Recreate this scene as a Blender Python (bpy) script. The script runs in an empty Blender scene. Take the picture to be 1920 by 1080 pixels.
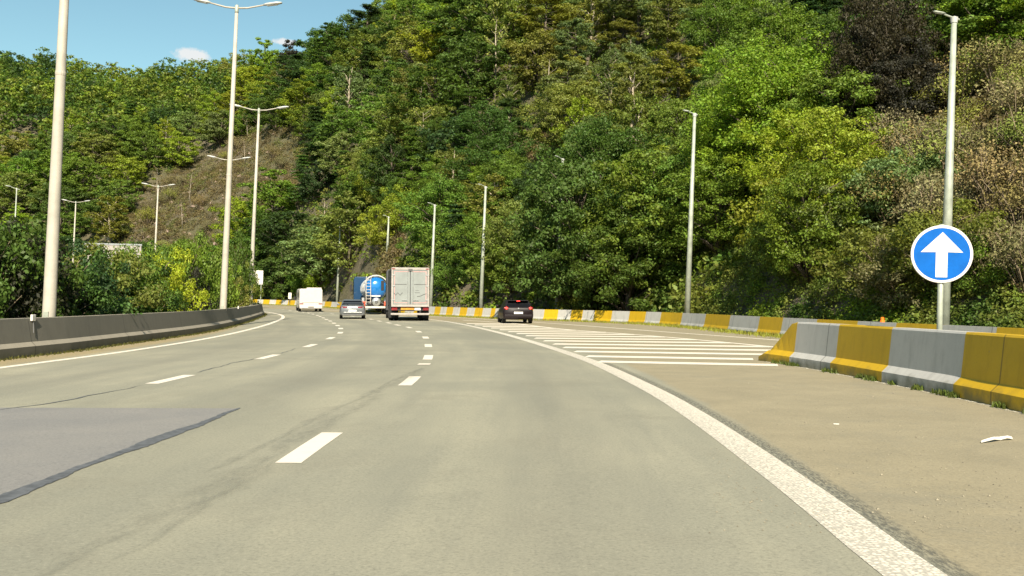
import bpy, math, random
import numpy as np
from mathutils import Vector, Matrix
random.seed(7)
RNG = np.random.default_rng(11)
SC = bpy.context.scene
COL = SC.collection
PI = math.pi

# ------------------------------------------------------------------ camera and ground maths
F = 1800.0; H = 1.22
TH = math.atan(28/F); RHO = 0.029
fw = np.array([0, math.cos(TH), math.sin(TH)]); _up = np.array([0, -math.sin(TH), math.cos(TH)]); _rt = np.array([1., 0, 0])
CR = _rt*math.cos(RHO)+_up*math.sin(RHO); CU = _up*math.cos(RHO)-_rt*math.sin(RHO)
RC = 150.0; YC = 6.0; SUP = 0.024; QD = 0.00003
def gz(x, y):
    """height of the banked carriageway (a cone round the curve's centre, falling slightly ahead)"""
    r = math.hypot(x+RC, y-YC)-RC
    r = max(-18.0, min(40.0, r))
    return SUP*r-QD*min(max(y, 0), 200)**2
def ray(px, py):
    return fw+CR*(px-960)/F+CU*(540-py)/F
def G(px, py, dz=0.0):
    d = ray(px, py); a = b = 1.0
    while b < 900:
        if H+d[2]*b < gz(d[0]*b, d[1]*b)+dz: break
        a = b; b *= 1.02
    for _ in range(28):
        m = (a+b)/2
        if H+d[2]*m < gz(d[0]*m, d[1]*m)+dz: b = m
        else: a = m
    return Vector((d[0]*b, d[1]*b, gz(d[0]*b, d[1]*b)))
def P(p):
    v = np.array([p[0], p[1], p[2]-H]); w = v@fw
    return 960+F*(v@CR)/w, 540-F*(v@CU)/w
def lat(x, y):
    r = math.hypot(x+RC, y-YC)-RC
    s = RC*math.atan2(y-YC, x+RC)+YC
    return r+1.9-0.055*s, s

def catmull(pts, n=8):
    pts = [Vector((p[0], p[1])) for p in pts]
    out = []
    for i in range(len(pts)-1):
        p0 = pts[i-1] if i else pts[0]*2-pts[1]
        p1, p2 = pts[i], pts[i+1]
        p3 = pts[i+2] if i+2 < len(pts) else p2*2-p1
        for k in range(n):
            t = k/n
            out.append(0.5*((2*p1)+(p2-p0)*t+(2*p0-5*p1+4*p2-p3)*t*t+(3*p1-p0-3*p2+p3)*t**3))
    out.append(pts[-1])
    return out
class Curve:
    def __init__(s, pts, n=8):
        s.p = catmull(pts, n); s.l = [0.0]
        for a, b in zip(s.p, s.p[1:]): s.l.append(s.l[-1]+(b-a).length)
        s.L = s.l[-1]
    def at(s, d):
        d = max(0, min(s.L-1e-6, d)); lo, hi = 0, len(s.l)-1
        while hi-lo > 1:
            m = (lo+hi)//2
            if s.l[m] <= d: lo = m
            else: hi = m
        t = (d-s.l[lo])/max(1e-9, s.l[lo+1]-s.l[lo])
        p = s.p[lo].lerp(s.p[lo+1], t)
        return p
    def tan(s, d):
        a, b = s.at(d-0.6), s.at(d+0.6)
        return (b-a).normalized()
    def px(s, x, lo=0.0, hi=None):
        """arc length at which the curve crosses picture column x (first crossing going away)"""
        hi = s.L if hi is None else hi
        k = 400; best = None
        for i in range(k):
            d = lo+(hi-lo)*i/k; p = s.at(d)
            if p.y < 3: continue
            v = abs(P((p.x, p.y, gz(p.x, p.y)))[0]-x)
            if best is None or v < best[0]: best = (v, d)
        return best[1]

# ------------------------------------------------------------------ materials
MATS = {}
def newmat(name):
    m = bpy.data.materials.new(name); m.use_nodes = True
    nt = m.node_tree; b = nt.nodes['Principled BSDF']
    MATS[name] = m
    return m, nt, b
def N(nt, t, **k):
    n = nt.nodes.new(t)
    for a, v in k.items():
        if a.startswith('i_'):
            key = a[2:]
            key = int(key) if key.isdigit() else key.replace('_', ' ')
            n.inputs[key].default_value = v
        else: setattr(n, a, v)
    return n
def ramp(nt, fac, stops):
    r = nt.nodes.new('ShaderNodeValToRGB')
    e = r.color_ramp.elements
    while len(e) < len(stops): e.new(0.5)
    for q, (p, c) in zip(e, stops):
        q.position = p; q.color = (c, c, c, 1) if isinstance(c, (int, float)) else (*c, 1)
    nt.links.new(fac, r.inputs[0])
    return r.outputs[0]
def mixc(nt, f, a, b, mode='MIX'):
    m = nt.nodes.new('ShaderNodeMix'); m.data_type = 'RGBA'; m.blend_type = mode
    for s, v in ((m.inputs[0], f), (m.inputs[6], a), (m.inputs[7], b)):
        if hasattr(v, 'is_linked') or hasattr(v, 'links'): nt.links.new(v, s)
        elif isinstance(v, (int, float)): s.default_value = v
        else: s.default_value = (*v, 1)
    return m.outputs[2]
def noise(nt, vec, scale, detail=4, rough=0.6, dist=0.0):
    n = N(nt, 'ShaderNodeTexNoise'); n.inputs['Scale'].default_value = scale
    n.inputs['Detail'].default_value = detail; n.inputs['Roughness'].default_value = rough
    n.inputs['Distortion'].default_value = dist
    nt.links.new(vec, n.inputs['Vector'])
    return n.outputs['Fac']
def coord(nt, kind='Object'):
    return nt.nodes.new('ShaderNodeTexCoord').outputs[kind]
def pos(nt):
    return nt.nodes.new('ShaderNodeNewGeometry').outputs['Position']
def bump(nt, b, h, strength=0.3, dist=0.02):
    n = N(nt, 'ShaderNodeBump'); n.inputs['Strength'].default_value = strength; n.inputs['Distance'].default_value = dist
    nt.links.new(h, n.inputs['Height']); nt.links.new(n.outputs[0], b.inputs['Normal'])
def mth(nt, op, a, b=None, c=None):
    n = nt.nodes.new('ShaderNodeMath'); n.operation = op
    for i, v in enumerate((a, b, c)):
        if v is None: continue
        if isinstance(v, (int, float)): n.inputs[i].default_value = v
        else: nt.links.new(v, n.inputs[i])
    return n.outputs[0]

def plain(name, c, rough=0.6, metal=0.0, dirt=0.15, scale=6.0, coat=0.0, spec=None):
    m, nt, b = newmat(name)
    n = noise(nt, coord(nt), scale, 5, 0.65)
    d = tuple(v*(1-dirt*2) for v in c); l = tuple(min(1, v*(1+dirt*0.4)) for v in c)
    nt.links.new(ramp(nt, n, [(0.3, d), (0.6, l)]), b.inputs['Base Color'])
    b.inputs['Roughness'].default_value = rough; b.inputs['Metallic'].default_value = metal
    b.inputs['Coat Weight'].default_value = coat
    return m
def emis(name, c, s, base=None):
    m, nt, b = newmat(name)
    b.inputs['Base Color'].default_value = (*(base or c), 1)
    b.inputs['Emission Color'].default_value = (*c, 1); b.inputs['Emission Strength'].default_value = s
    b.inputs['Roughness'].default_value = 0.3
    return m

def mat_asphalt():
    m, nt, b = newmat('asphalt')
    uv = nt.nodes.new('ShaderNodeUVMap'); uv.uv_map = 'lane'
    sep = nt.nodes.new('ShaderNodeSeparateXYZ'); nt.links.new(uv.outputs[0], sep.inputs[0])
    L, S = sep.outputs[0], sep.outputs[1]
    p = pos(nt)
    # stretched along the direction of travel
    cmb = nt.nodes.new('ShaderNodeCombineXYZ')
    nt.links.new(L, cmb.inputs[0]); nt.links.new(mth(nt, 'MULTIPLY', S, 0.09), cmb.inputs[1])
    streak = noise(nt, cmb.outputs[0], 1.3, 5, 0.6)
    big = noise(nt, p, 0.16, 5, 0.62, 0.3)
    mid = noise(nt, p, 1.1, 6, 0.7)
    agg = noise(nt, p, 48.0, 4, 0.85)
    grit = noise(nt, p, 22.0, 4, 0.8)
    c = mixc(nt, ramp(nt, big, [(0.36, 0.0), (0.64, 1.0)]), (0.231, 0.225, 0.174), (0.332, 0.311, 0.230))
    c = mixc(nt, ramp(nt, streak, [(0.38, 0.0), (0.66, 0.75)]), c, (0.209, 0.205, 0.163))
    # oil and rubber track in the middle of each lane
    t = mth(nt, 'ABSOLUTE', mth(nt, 'SUBTRACT', mth(nt, 'FRACT', mth(nt, 'DIVIDE', mth(nt, 'ADD', L, 37.5), 3.75)), 0.5))
    tr = ramp(nt, mth(nt, 'ADD', t, mth(nt, 'MULTIPLY', mth(nt, 'SUBTRACT', mid, 0.5), 0.16)), [(0.0, 0.42), (0.2, 0.0)])
    c = mixc(nt, tr, c, (0.178, 0.172, 0.137))
    # hard shoulder / gore of older tan surfacing, sandy strip by the median
    Ln = mth(nt, 'ADD', L, mth(nt, 'MULTIPLY', mth(nt, 'SUBTRACT', mid, 0.5), 0.22))
    shc = mixc(nt, ramp(nt, mid, [(0.35, 0.0), (0.7, 1.0)]), (0.249, 0.215, 0.142), (0.305, 0.261, 0.171))
    sh = ramp(nt, mth(nt, 'MULTIPLY', mth(nt, 'SUBTRACT', Ln, 3.0), 0.25), [(0.17, 0.0), (0.205, 1.0)])
    c = mixc(nt, sh, c, shc)
    sd = ramp(nt, mth(nt, 'MULTIPLY', mth(nt, 'SUBTRACT', mth(nt, 'MULTIPLY', Ln, -1.0), 7.0), 0.25), [(0.2, 0.0), (0.3, 1.0)])
    c = mixc(nt, sd, c, mixc(nt, ramp(nt, grit, [(0.4, 0.0), (0.62, 1.0)]), (0.227, 0.184, 0.103), (0.379, 0.303, 0.168)))
    # patches of grime and aggregate
    c = mixc(nt, ramp(nt, noise(nt, p, 0.55, 6, 0.7, 0.5), [(0.53, 0.0), (0.68, 0.45)]), c, (0.197, 0.184, 0.141))
    c = mixc(nt, ramp(nt, agg, [(0.32, 0.65), (0.50, 0.0)]), c, (0.119, 0.113, 0.090))
    c = mixc(nt, ramp(nt, agg, [(0.56, 0.0), (0.72, 0.55)]), c, (0.393, 0.365, 0.281))
    nt.links.new(c, b.inputs['Base Color'])
    b.inputs['Roughness'].default_value = 0.86
    b.inputs['Specular IOR Level'].default_value = 0.3
    bump(nt, b, mth(nt, 'ADD', agg, grit), 0.35, 0.006)
    return m
def mat_paint(name, c, cover=0.35, worn=(0.24, 0.235, 0.20), dots=False):
    m, nt, b = newmat(name)
    p = pos(nt)
    n = noise(nt, p, 9.0, 6, 0.75); g = noise(nt, p, 60.0, 3, 0.8)
    cc = mixc(nt, ramp(nt, n, [(0.3, 0.25), (0.55, 0.0)]), c, tuple(v*0.72 for v in c))
    if dots:
        v = N(nt, 'ShaderNodeTexVoronoi'); v.inputs['Scale'].default_value = 40.0; v.inputs['Randomness'].default_value = 0.55
        nt.links.new(p, v.inputs['Vector'])
        cc = mixc(nt, ramp(nt, v.outputs['Distance'], [(0.36, 0.0), (0.60, 0.62)]), cc, worn)
        bump(nt, b, mth(nt, 'SUBTRACT', 1.0, v.outputs['Distance']), 0.7, 0.01)
    cc = mixc(nt, ramp(nt, mth(nt, 'ADD', mth(nt, 'MULTIPLY', n, 0.6), mth(nt, 'MULTIPLY', g, 0.5)), [(cover, 0.85), (cover+0.07, 0.0)]), cc, worn)
    nt.links.new(cc, b.inputs['Base Color']); b.inputs['Roughness'].default_value = 0.7
    return m
def mat_concrete(name, c, base_dark=0.5, streak=0.5, gloss=0.8, moss=(0.10, 0.10, 0.05)):
    """painted or bare concrete: UV x runs along the wall (m), y is the height (m)"""
    m, nt, b = newmat(name)
    uv = nt.nodes.new('ShaderNodeUVMap'); uv.uv_map = 'lane'
    sep = nt.nodes.new('ShaderNodeSeparateXYZ'); nt.links.new(uv.outputs[0], sep.inputs[0])
    cmb = nt.nodes.new('ShaderNodeCombineXYZ')
    nt.links.new(sep.outputs[0], cmb.inputs[0]); nt.links.new(mth(nt, 'MULTIPLY', sep.outputs[1], 0.25), cmb.inputs[1])
    st = noise(nt, cmb.outputs[0], 5.0, 6, 0.7)
    p = pos(nt); n = noise(nt, p, 2.2, 6, 0.7); g = noise(nt, p, 40.0, 3, 0.8)
    d = tuple(v*(1-base_dark) for v in c)
    cc = mixc(nt, ramp(nt, n, [(0.3, 0.45), (0.6, 0.0)]), c, tuple(v*0.78 for v in c))
    cc = mixc(nt, ramp(nt, st, [(0.5, 0.0), (0.72, streak)]), cc, d)
    low = ramp(nt, mth(nt, 'ADD', sep.outputs[1], mth(nt, 'MULTIPLY', mth(nt, 'SUBTRACT', n, 0.5), 0.5)), [(0.02, 0.75), (0.17, 0.0)])
    cc = mixc(nt, low, cc, moss)
    cc = mixc(nt, ramp(nt, g, [(0.33, 0.3), (0.42, 0.0)]), cc, d)
    fr = mth(nt, 'ABSOLUTE', mth(nt, 'SUBTRACT', mth(nt, 'FRACT', mth(nt, 'DIVIDE', sep.outputs[0], 6.0)), 0.5))
    cc = mixc(nt, ramp(nt, fr, [(0.0015, 0.8), (0.0025, 0.0)]), cc, (0.03, 0.03, 0.025))
    sp_ = N(nt, 'ShaderNodeTexNoise'); sp_.inputs['Scale'].default_value = 7.0; sp_.inputs['Detail'].default_value = 8; sp_.inputs['Roughness'].default_value = .8
    nt.links.new(p, sp_.inputs['Vector'])
    cc = mixc(nt, ramp(nt, sp_.outputs['Fac'], [(0.66, 0.0), (0.69, 0.75)]), cc, (0.20, 0.185, 0.16))
    nt.links.new(cc, b.inputs['Base Color']); b.inputs['Roughness'].default_value = gloss
    bump(nt, b, g, 0.25, 0.006)
    return m
def mat_leaf(name, trans=0.42, gloss=0.5, tint=(1.15, 1.15, 0.6)):
    m, nt, b = newmat(name)
    oi = nt.nodes.new('ShaderNodeObjectInfo')
    ge = nt.nodes.new('ShaderNodeNewGeometry')
    rnd = ge.outputs['Random Per Island']
    v = ramp(nt, rnd, [(0.0, 0.62), (0.5, 1.0), (1.0, 1.42)])
    c = mixc(nt, 1.0, oi.outputs['Color'], v, 'MULTIPLY')
    big = noise(nt, pos(nt), 0.55, 3, 0.6)
    c = mixc(nt, ramp(nt, big, [(0.35, 0.0), (0.7, 0.6)]), c, mixc(nt, 1.0, c, (1.18, 1.10, 0.8), 'MULTIPLY'))
    hs = nt.nodes.new('ShaderNodeHueSaturation'); nt.links.new(c, hs.inputs['Color'])
    nt.links.new(mth(nt, 'MULTIPLY_ADD', rnd, 0.026, 0.489), hs.inputs['Hue'])
    c = hs.outputs[0]
    nt.links.new(c, b.inputs['Base Color']); b.inputs['Roughness'].default_value = gloss
    b.inputs['Specular IOR Level'].default_value = 0.22
    tr = nt.nodes.new('ShaderNodeBsdfTranslucent')
    nt.links.new(mixc(nt, 1.0, c, tint, 'MULTIPLY'), tr.inputs['Color'])
    mx = nt.nodes.new('ShaderNodeMixShader'); mx.inputs[0].default_value = trans
    nt.links.new(b.outputs[0], mx.inputs[1]); nt.links.new(tr.outputs[0], mx.inputs[2])
    nt.links.new(mx.outputs[0], nt.nodes['Material Output'].inputs['Surface'])
    return m
def mat_terrain():
    m, nt, b = newmat('hillside_soil')
    p = pos(nt)
    a = noise(nt, p, 0.07, 6, 0.65, 0.4); c1 = noise(nt, p, 0.8, 8, 0.75); c2 = noise(nt, p, 5.0, 5, 0.8)
    col = mixc(nt, ramp(nt, c1, [(0.35, 0.0), (0.65, 1.0)]), (0.105, 0.086, 0.055), (0.205, 0.168, 0.112))
    col = mixc(nt, ramp(nt, a, [(0.42, 0.0), (0.6, 0.8)]), col, (0.10, 0.10, 0.035))
    col = mixc(nt, ramp(nt, c2, [(0.5, 0.0), (0.72, 0.7)]), col, (0.29, 0.245, 0.18))
    col = mixc(nt, ramp(nt, c2, [(0.28, 0.85), (0.42, 0.0)]), col, (0.035, 0.028, 0.016))
    nt.links.new(col, b.inputs['Base Color']); b.inputs['Roughness'].default_value = 0.95
    bump(nt, b, mth(nt, 'ADD', c1, c2), 1.0, 0.5)
    return m
def mat_bark(name, a, c, scale=7):
    m, nt, b = newmat(name)
    v = nt.nodes.new('ShaderNodeMapping'); v.inputs['Scale'].default_value = (1, 1, 0.35)
    nt.links.new(coord(nt), v.inputs[0])
    n = noise(nt, v.outputs[0], scale, 6, 0.7)
    nt.links.new(ramp(nt, n, [(0.38, a), (0.58, c)]), b.inputs['Base Color']); b.inputs['Roughness'].default_value = 0.9
    bump(nt, b, n, 0.6, 0.03)
    return m

M = {}
M['asphalt'] = mat_asphalt()
def mat_patch():
    m, nt, b = newmat('newer_asphalt'); p = pos(nt)
    big = noise(nt, p, 0.7, 6, .65, .3); agg = noise(nt, p, 45, 4, .85)
    c = mixc(nt, ramp(nt, big, [(.35, 0.), (.65, 1.)]), (.182, .176, .170), (.222, .210, .194))
    c = mixc(nt, ramp(nt, agg, [(.34, .7), (.5, 0.)]), c, (.11, .108, .105)); c = mixc(nt, ramp(nt, agg, [(.56, 0.), (.7, .5)]), c, (.33, .32, .29))
    nt.links.new(c, b.inputs['Base Color']); b.inputs['Roughness'].default_value = .85; bump(nt, b, agg, .35, .006); return m
M['patch'] = mat_patch()
M['tar'] = plain('bitumen_seal', (0.105, 0.108, 0.115), 0.65, dirt=0.25, scale=12)
M['white_line'] = mat_paint('road_paint', (0.70, 0.63, 0.53), 0.37)
M['dot_line'] = mat_paint('profiled_road_paint', (0.69, 0.62, 0.52), 0.33, dots=True)
M['conc_dark'] = mat_concrete('weathered_concrete', (0.155, 0.146, 0.120), 0.4, 0.5)
M['conc_sunlit'] = mat_concrete('sunlit_edge_concrete', (0.30, 0.27, 0.215), 0.4, 0.4)  # same concrete, lightened on upward lip and top: sunlight painted into the colour
M['bar_yellow'] = mat_concrete('yellow_barrier_paint', (0.58, 0.36, 0.005), 0.45, 0.45, 0.6)
M['bar_white'] = mat_concrete('white_barrier_paint', (0.49, 0.475, 0.445), 0.45, 0.5, 0.65)
M['leaf'] = mat_leaf('leaves')
M['dryleaf'] = mat_leaf('dry_leaves', 0.15, 0.8, (1.1, 1.0, 0.8))
M['soil'] = mat_terrain()
M['bark'] = mat_bark('bark', (0.045, 0.035, 0.025), (0.13, 0.105, 0.075))
M['birch'] = mat_bark('birch_bark', (0.16, 0.13, 0.09), (0.42, 0.36, 0.27), 4)
M['twig'] = mat_bark('dry_wood', (0.13, 0.10, 0.065), (0.30, 0.23, 0.15), 5)
M['pole'] = plain('painted_lamp_post', (0.43, 0.395, 0.335), 0.6, 0.0, 0.10, 2)
M['galv'] = plain('galvanised_steel', (0.38, 0.41, 0.34), 0.55, 0.2, 0.15, 3)
M['lamp_shell'] = plain('lamp_shell', (0.5, 0.5, 0.47), 0.4, 0, 0.05)
M['lamp_glass'] = plain('lamp_lens', (0.45, 0.47, 0.47), 0.15, 0, 0.05)
M['sign_blue'] = plain('sign_blue_film', (0.001, 0.108, 0.44), 0.6, 0, 0.09, 5)
M['sign_blue'].node_tree.nodes['Principled BSDF'].inputs['Specular IOR Level'].default_value = .15
M['sign_white'] = plain('sign_white_film', (0.72, 0.68, 0.61), 0.35, 0, 0.03, 2)
M['sign_back'] = plain('sign_sheet', (0.35, 0.35, 0.34), 0.5, 0.3)
M['black'] = plain('black_film', (0.015, 0.015, 0.015), 0.5)
M['rubber'] = plain('tyre_rubber', (0.018, 0.018, 0.018), 0.85, 0, 0.1)
M['rim'] = plain('alloy', (0.42, 0.42, 0.43), 0.35, 0.8, 0.1)
M['glass'] = plain('dark_glass', (0.006, 0.007, 0.009), 0.3, 0, 0.0)
M['glass'].node_tree.nodes['Principled BSDF'].inputs['Specular IOR Level'].default_value = .12
M['silver'] = plain('silver_car_paint', (0.15, 0.16, 0.17), 0.35, 0.3, 0.05, coat=0.7)
M['blackcar'] = plain('black_car_paint', (0.008, 0.004, 0.005), 0.45, 0.0, 0.05, coat=0.1)
M['blackcar'].node_tree.nodes['Principled BSDF'].inputs['Specular IOR Level'].default_value = .25
M['whitebody'] = plain('white_bodywork', (0.52, 0.48, 0.43), 0.5, 0, 0.04, 2, coat=0.3)
M['greytrim'] = plain('grey_plastic', (0.10, 0.10, 0.10), 0.6)
M['chassis'] = plain('chassis_black', (0.022, 0.020, 0.022), 0.7, 0, 0.2)
M['door_panel'] = plain('pale_green_grey_panel', (0.235, 0.252, 0.245), 0.45, 0, 0.08, 1.5)
M['box_frame'] = plain('off_white_frame', (0.36, 0.325, 0.30), 0.5, 0, 0.12, 3)
M['curtain'] = plain('dark_grey_side_panel', (0.055, 0.056, 0.060), 0.55, 0, 0.15, 1)
M['red_tape'] = plain('pink_red_contour_tape', (0.62, 0.26, 0.24), 0.5)
M['marker_yellow'] = plain('orange_marker_board', (0.72, 0.30, 0.04), 0.4)
M['taillight'] = plain('red_lamp_lens', (0.20, 0.008, 0.012), 0.15, coat=1)
M['brakelight'] = emis('lit_brake_lamp', (1.0, 0.05, 0.03), 2.2, (0.6, 0.02, 0.02))
M['plate'] = plain('number_plate', (0.78, 0.76, 0.72), 0.4)
M['tank_blue'] = plain('blue_tank_paint', (0.008, 0.16, 0.48), 0.22, 0.15, 0.03, 1, coat=1.0)
M['navy'] = plain('navy_cab_paint', (0.012, 0.05, 0.12), 0.3, 0.1, 0.05, coat=0.7)
M['alu'] = plain('aluminium', (0.55, 0.56, 0.56), 0.35, 0.7, 0.1)
M['red_panel'] = plain('red_panel', (0.55, 0.10, 0.05), 0.4)
M['orange'] = plain('orange_reflector', (0.85, 0.18, 0.01), 0.35)
M['litter'] = plain('white_plastic', (0.75, 0.72, 0.66), 0.5)

# ------------------------------------------------------------------ mesh builder
class MB:
    def __init__(s): s.v = []; s.f = []; s.m = []; s.uv = {}
    def face(s, idx, m=0): s.f.append(tuple(idx)); s.m.append(m)
    def box(s, x0, x1, y0, y1, z0, z1, m=0, T=None):
        n = len(s.v)
        for z in (z0, z1):
            for x, y in ((x0, y0), (x1, y0), (x1, y1), (x0, y1)):
                p = Vector((x, y, z)); s.v.append(T@p if T else p)
        for f in ((3, 2, 1, 0), (4, 5, 6, 7), (0, 1, 5, 4), (1, 2, 6, 5), (2, 3, 7, 6), (3, 0, 4, 7)):
            s.face([n+i for i in f], m)
        return s
    def quad(s, a, b, c, d, m=0):
        n = len(s.v); s.v += [Vector(a), Vector(b), Vector(c), Vector(d)]; s.face((n, n+1, n+2, n+3), m); return s
    def rings(s, rings, m=0, cap=True, closed=True):
        n = len(s.v); k = len(rings[0])
        for r in rings: s.v += [Vector(p) for p in r]
        for i in range(len(rings)-1):
            for j in range(k if closed else k-1):
                a = n+i*k+j; b = n+i*k+(j+1) % k
                s.face((a, b, b+k, a+k), m)
        if cap:
            s.face([n+j for j in reversed(range(k))], m)
            s.face([n+(len(rings)-1)*k+j for j in range(k)], m)
        return s
    def tube(s, pts, rad, n=8, m=0, cap=True):
        pts = [Vector(p) for p in pts]
        if isinstance(rad, (int, float)): rad = [rad]*len(pts)
        R = []
        for i, p in enumerate(pts):
            t = (pts[min(i+1, len(pts)-1)]-pts[max(i-1, 0)]).normalized()
            a = Vector((0, 0, 1)) if abs(t.z) < 0.9 else Vector((1, 0, 0))
            u = t.cross(a).normalized(); w = t.cross(u).normalized()
            R.append([p+(u*math.cos(2*PI*j/n)+w*math.sin(2*PI*j/n))*rad[i] for j in range(n)])
        return s.rings(R, m, cap)
    def lathe(s, c, axis, prof, n=20, m=0):
        """prof: (offset along axis, radius)"""
        c = Vector(c); ax = Vector(axis).normalized()
        a = Vector((0, 0, 1)) if abs(ax.z) < 0.9 else Vector((1, 0, 0))
        u = ax.cross(a).normalized(); w = ax.cross(u).normalized()
        return s.rings([[c+ax*o+(u*math.cos(2*PI*j/n)+w*math.sin(2*PI*j/n))*max(r, 1e-4) for j in range(n)] for o, r in prof], m)
    def build(s, name, mats, parent=None, smooth=False, bevel=0.0, loc=None):
        me = bpy.data.meshes.new(name)
        me.from_pydata([tuple(p) for p in s.v], [], s.f); me.validate(); 
        if not isinstance(mats, (list, tuple)): mats = [mats]
        for m in mats: me.materials.append(M[m] if isinstance(m, str) else m)
        if len(me.polygons) == len(s.m): me.polygons.foreach_set('material_index', s.m)
        o = bpy.data.objects.new(name, me); COL.objects.link(o)
        if parent: o.parent = parent
        if loc is not None: o.location = loc
        if smooth: me.polygons.foreach_set('use_smooth', [True]*len(me.polygons))
        if bevel:
            b = o.modifiers.new('bevel', 'BEVEL'); b.width = bevel; b.segments = 2; b.limit_method = 'ANGLE'; b.angle_limit = 0.6
            me.polygons.foreach_set('use_smooth', [True]*len(me.polygons))
            w = o.modifiers.new('wn', 'WEIGHTED_NORMAL')
        me.update()
        return o
def tag(o, label=None, cat=None, group=None, kind=None):
    for k, v in (('label', label), ('category', cat), ('group', group), ('kind', kind)):
        if v: o[k] = v
    return o
def empty(name, loc, rz=0.0, bank=0.0):
    o = bpy.data.objects.new(name, None); COL.objects.link(o); o.empty_display_size = 0.3
    o.location = loc; o.rotation_euler = (0, bank, rz)
    return o
def adduv(o, fn, name='lane'):
    me = o.data; uv = me.uv_layers.new(name=name)
    vs = [fn(v.co, v.index) for v in me.vertices]
    for l in me.loops: uv.data[l.index].uv = vs[l.vertex_index]

# ------------------------------------------------------------------ plan curves of the place
far_c = Curve([(13.3, 2), (12.4, 12), (11.5, 21.6), (9.7, 37.3), (8.5, 48.0), (6.9, 53.6), (3.6, 59.3), (0.9, 62.5), (-6.1, 74.6),
               (-13.5, 92), (-20.7, 112), (-28.6, 126), (-34.7, 133.4), (-47, 144), (-66, 156), (-92, 166), (-130, 172)])
left_c = Curve([(-10.2, -12), (-10.3, 4), (-10.35, 19.6), (-10.6, 25.3), (-11.9, 38.6), (-15.9, 59.8), (-19.7, 76.5),
                (-24.6, 90), (-31, 103.5), (-41, 118), (-57, 133.5), (-80, 146), (-115, 153)])
lline_c = Curve([(-9.25, -12), (-9.2, 4), (-9.2, 17.3), (-9.25, 23.6), (-9.9, 32.2), (-11.3, 42.6), (-13.1, 53.3), (-15.4, 64.9), (-18.4, 75.9),
                 (-22.6, 87), (-29, 101), (-39, 115.5), (-55, 131), (-78, 143.5)])
rline_c = Curve([(1.7, -8), (1.75, 0), (1.85, 4.3), (1.95, 6.5), (2.05, 10.5), (2.0, 14.4), (1.65, 20.8), (0.72, 29.3), (-0.6, 39.0), (-2.6, 50.7),
                 (-5.1, 61.4), (-10.2, 76.5), (-16.6, 93), (-24.6, 108.5), (-35, 122), (-50, 135)])
near_c = Curve([(5.35, 20.7), (5.55, 19.4), (5.75, 17.4), (5.85, 15.0), (5.9, 12.7), (5.85, 10.8), (5.75, 6), (5.6, -2), (5.4, -12)])

# ------------------------------------------------------------------ ground sheets
def strip_sheet(name, A, B, n_along, n_across, mat, dz=0.0):
    b = MB(); W = n_across+1
    for i in range(n_along+1):
        t = (i/n_along)
        pa = A(t); pb = B(t)
        for j in range(W):
            q = pa.lerp(pb, j/n_across); b.v.append(Vector((q.x, q.y, gz(q.x, q.y)+dz)))
    for i in range(n_along):
        for j in range(n_across):
            a = i*W+j; b.face((a, a+1, a+W+1, a+W))
    o = b.build(name, mat, smooth=True)
    adduv(o, lambda c, i: lat(c.x, c.y))
    return tag(o, kind='structure')
def ext(c, t, lo, hi): return c.at(lo+(hi-lo)*t)
road = strip_sheet('road', lambda t: left_c.at(t*left_c.L) if t > 0.0 else left_c.at(0),
                   lambda t: far_c.at((t**0.85)*far_c.L*0.98)+Vector((0.4, 0.3)), 220, 26, 'asphalt')
# the piece of road beside and behind the camera
b = MB()
for i in range(13):
    y = -60+i*5.17
    for j in range(27):
        x = -10.2+(23.9)*j/26; b.v.append(Vector((x, min(y, 2.0), gz(x, min(y, 2.0))-0.001)))
for i in range(12):
    for j in range(26):
        a = i*27+j; b.face((a, a+1, a+28, a+27))
# keep clear of the first sheet: it starts on the line from (-10.2,-12) to (13.3,2)
ro = b.build('road', 'asphalt', smooth=True); 
for v in ro.data.vertices: v.co.z -= 0.006
adduv(ro, lambda c, i: lat(c.x, c.y)); tag(ro, kind='structure')
# opposite carriageway beyond the median
def inw(c, d, off):
    p = c.at(d); t = c.tan(d); return p+Vector((-t.y, t.x))*off
oppo = strip_sheet('opposite_road', lambda t: inw(left_c, t*left_c.L, 17.5), lambda t: inw(left_c, t*left_c.L, 6.2), 80, 8, 'asphalt')

def interp(x, tab):
    if x <= tab[0][0]: return tab[0][1:]
    for a, c in zip(tab, tab[1:]):
        if x <= c[0]:
            t = (x-a[0])/(c[0]-a[0]); t = t*t*(3-2*t)*0.5+t*0.5
            return tuple(p+(q-p)*t for p, q in zip(a[1:], c[1:]))
    return tab[-1][1:]
# foot of the hill seen from the origin, by bearing (tan), from the outer barrier curve
foot = []
for i in range(0, 241):
    p = far_c.at(far_c.L*i/240)
    foot.append((math.atan2(p.x, p.y), math.hypot(p.x, p.y)))
foot.sort()
def px2a(px): return math.atan((px-960)/F)
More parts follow.
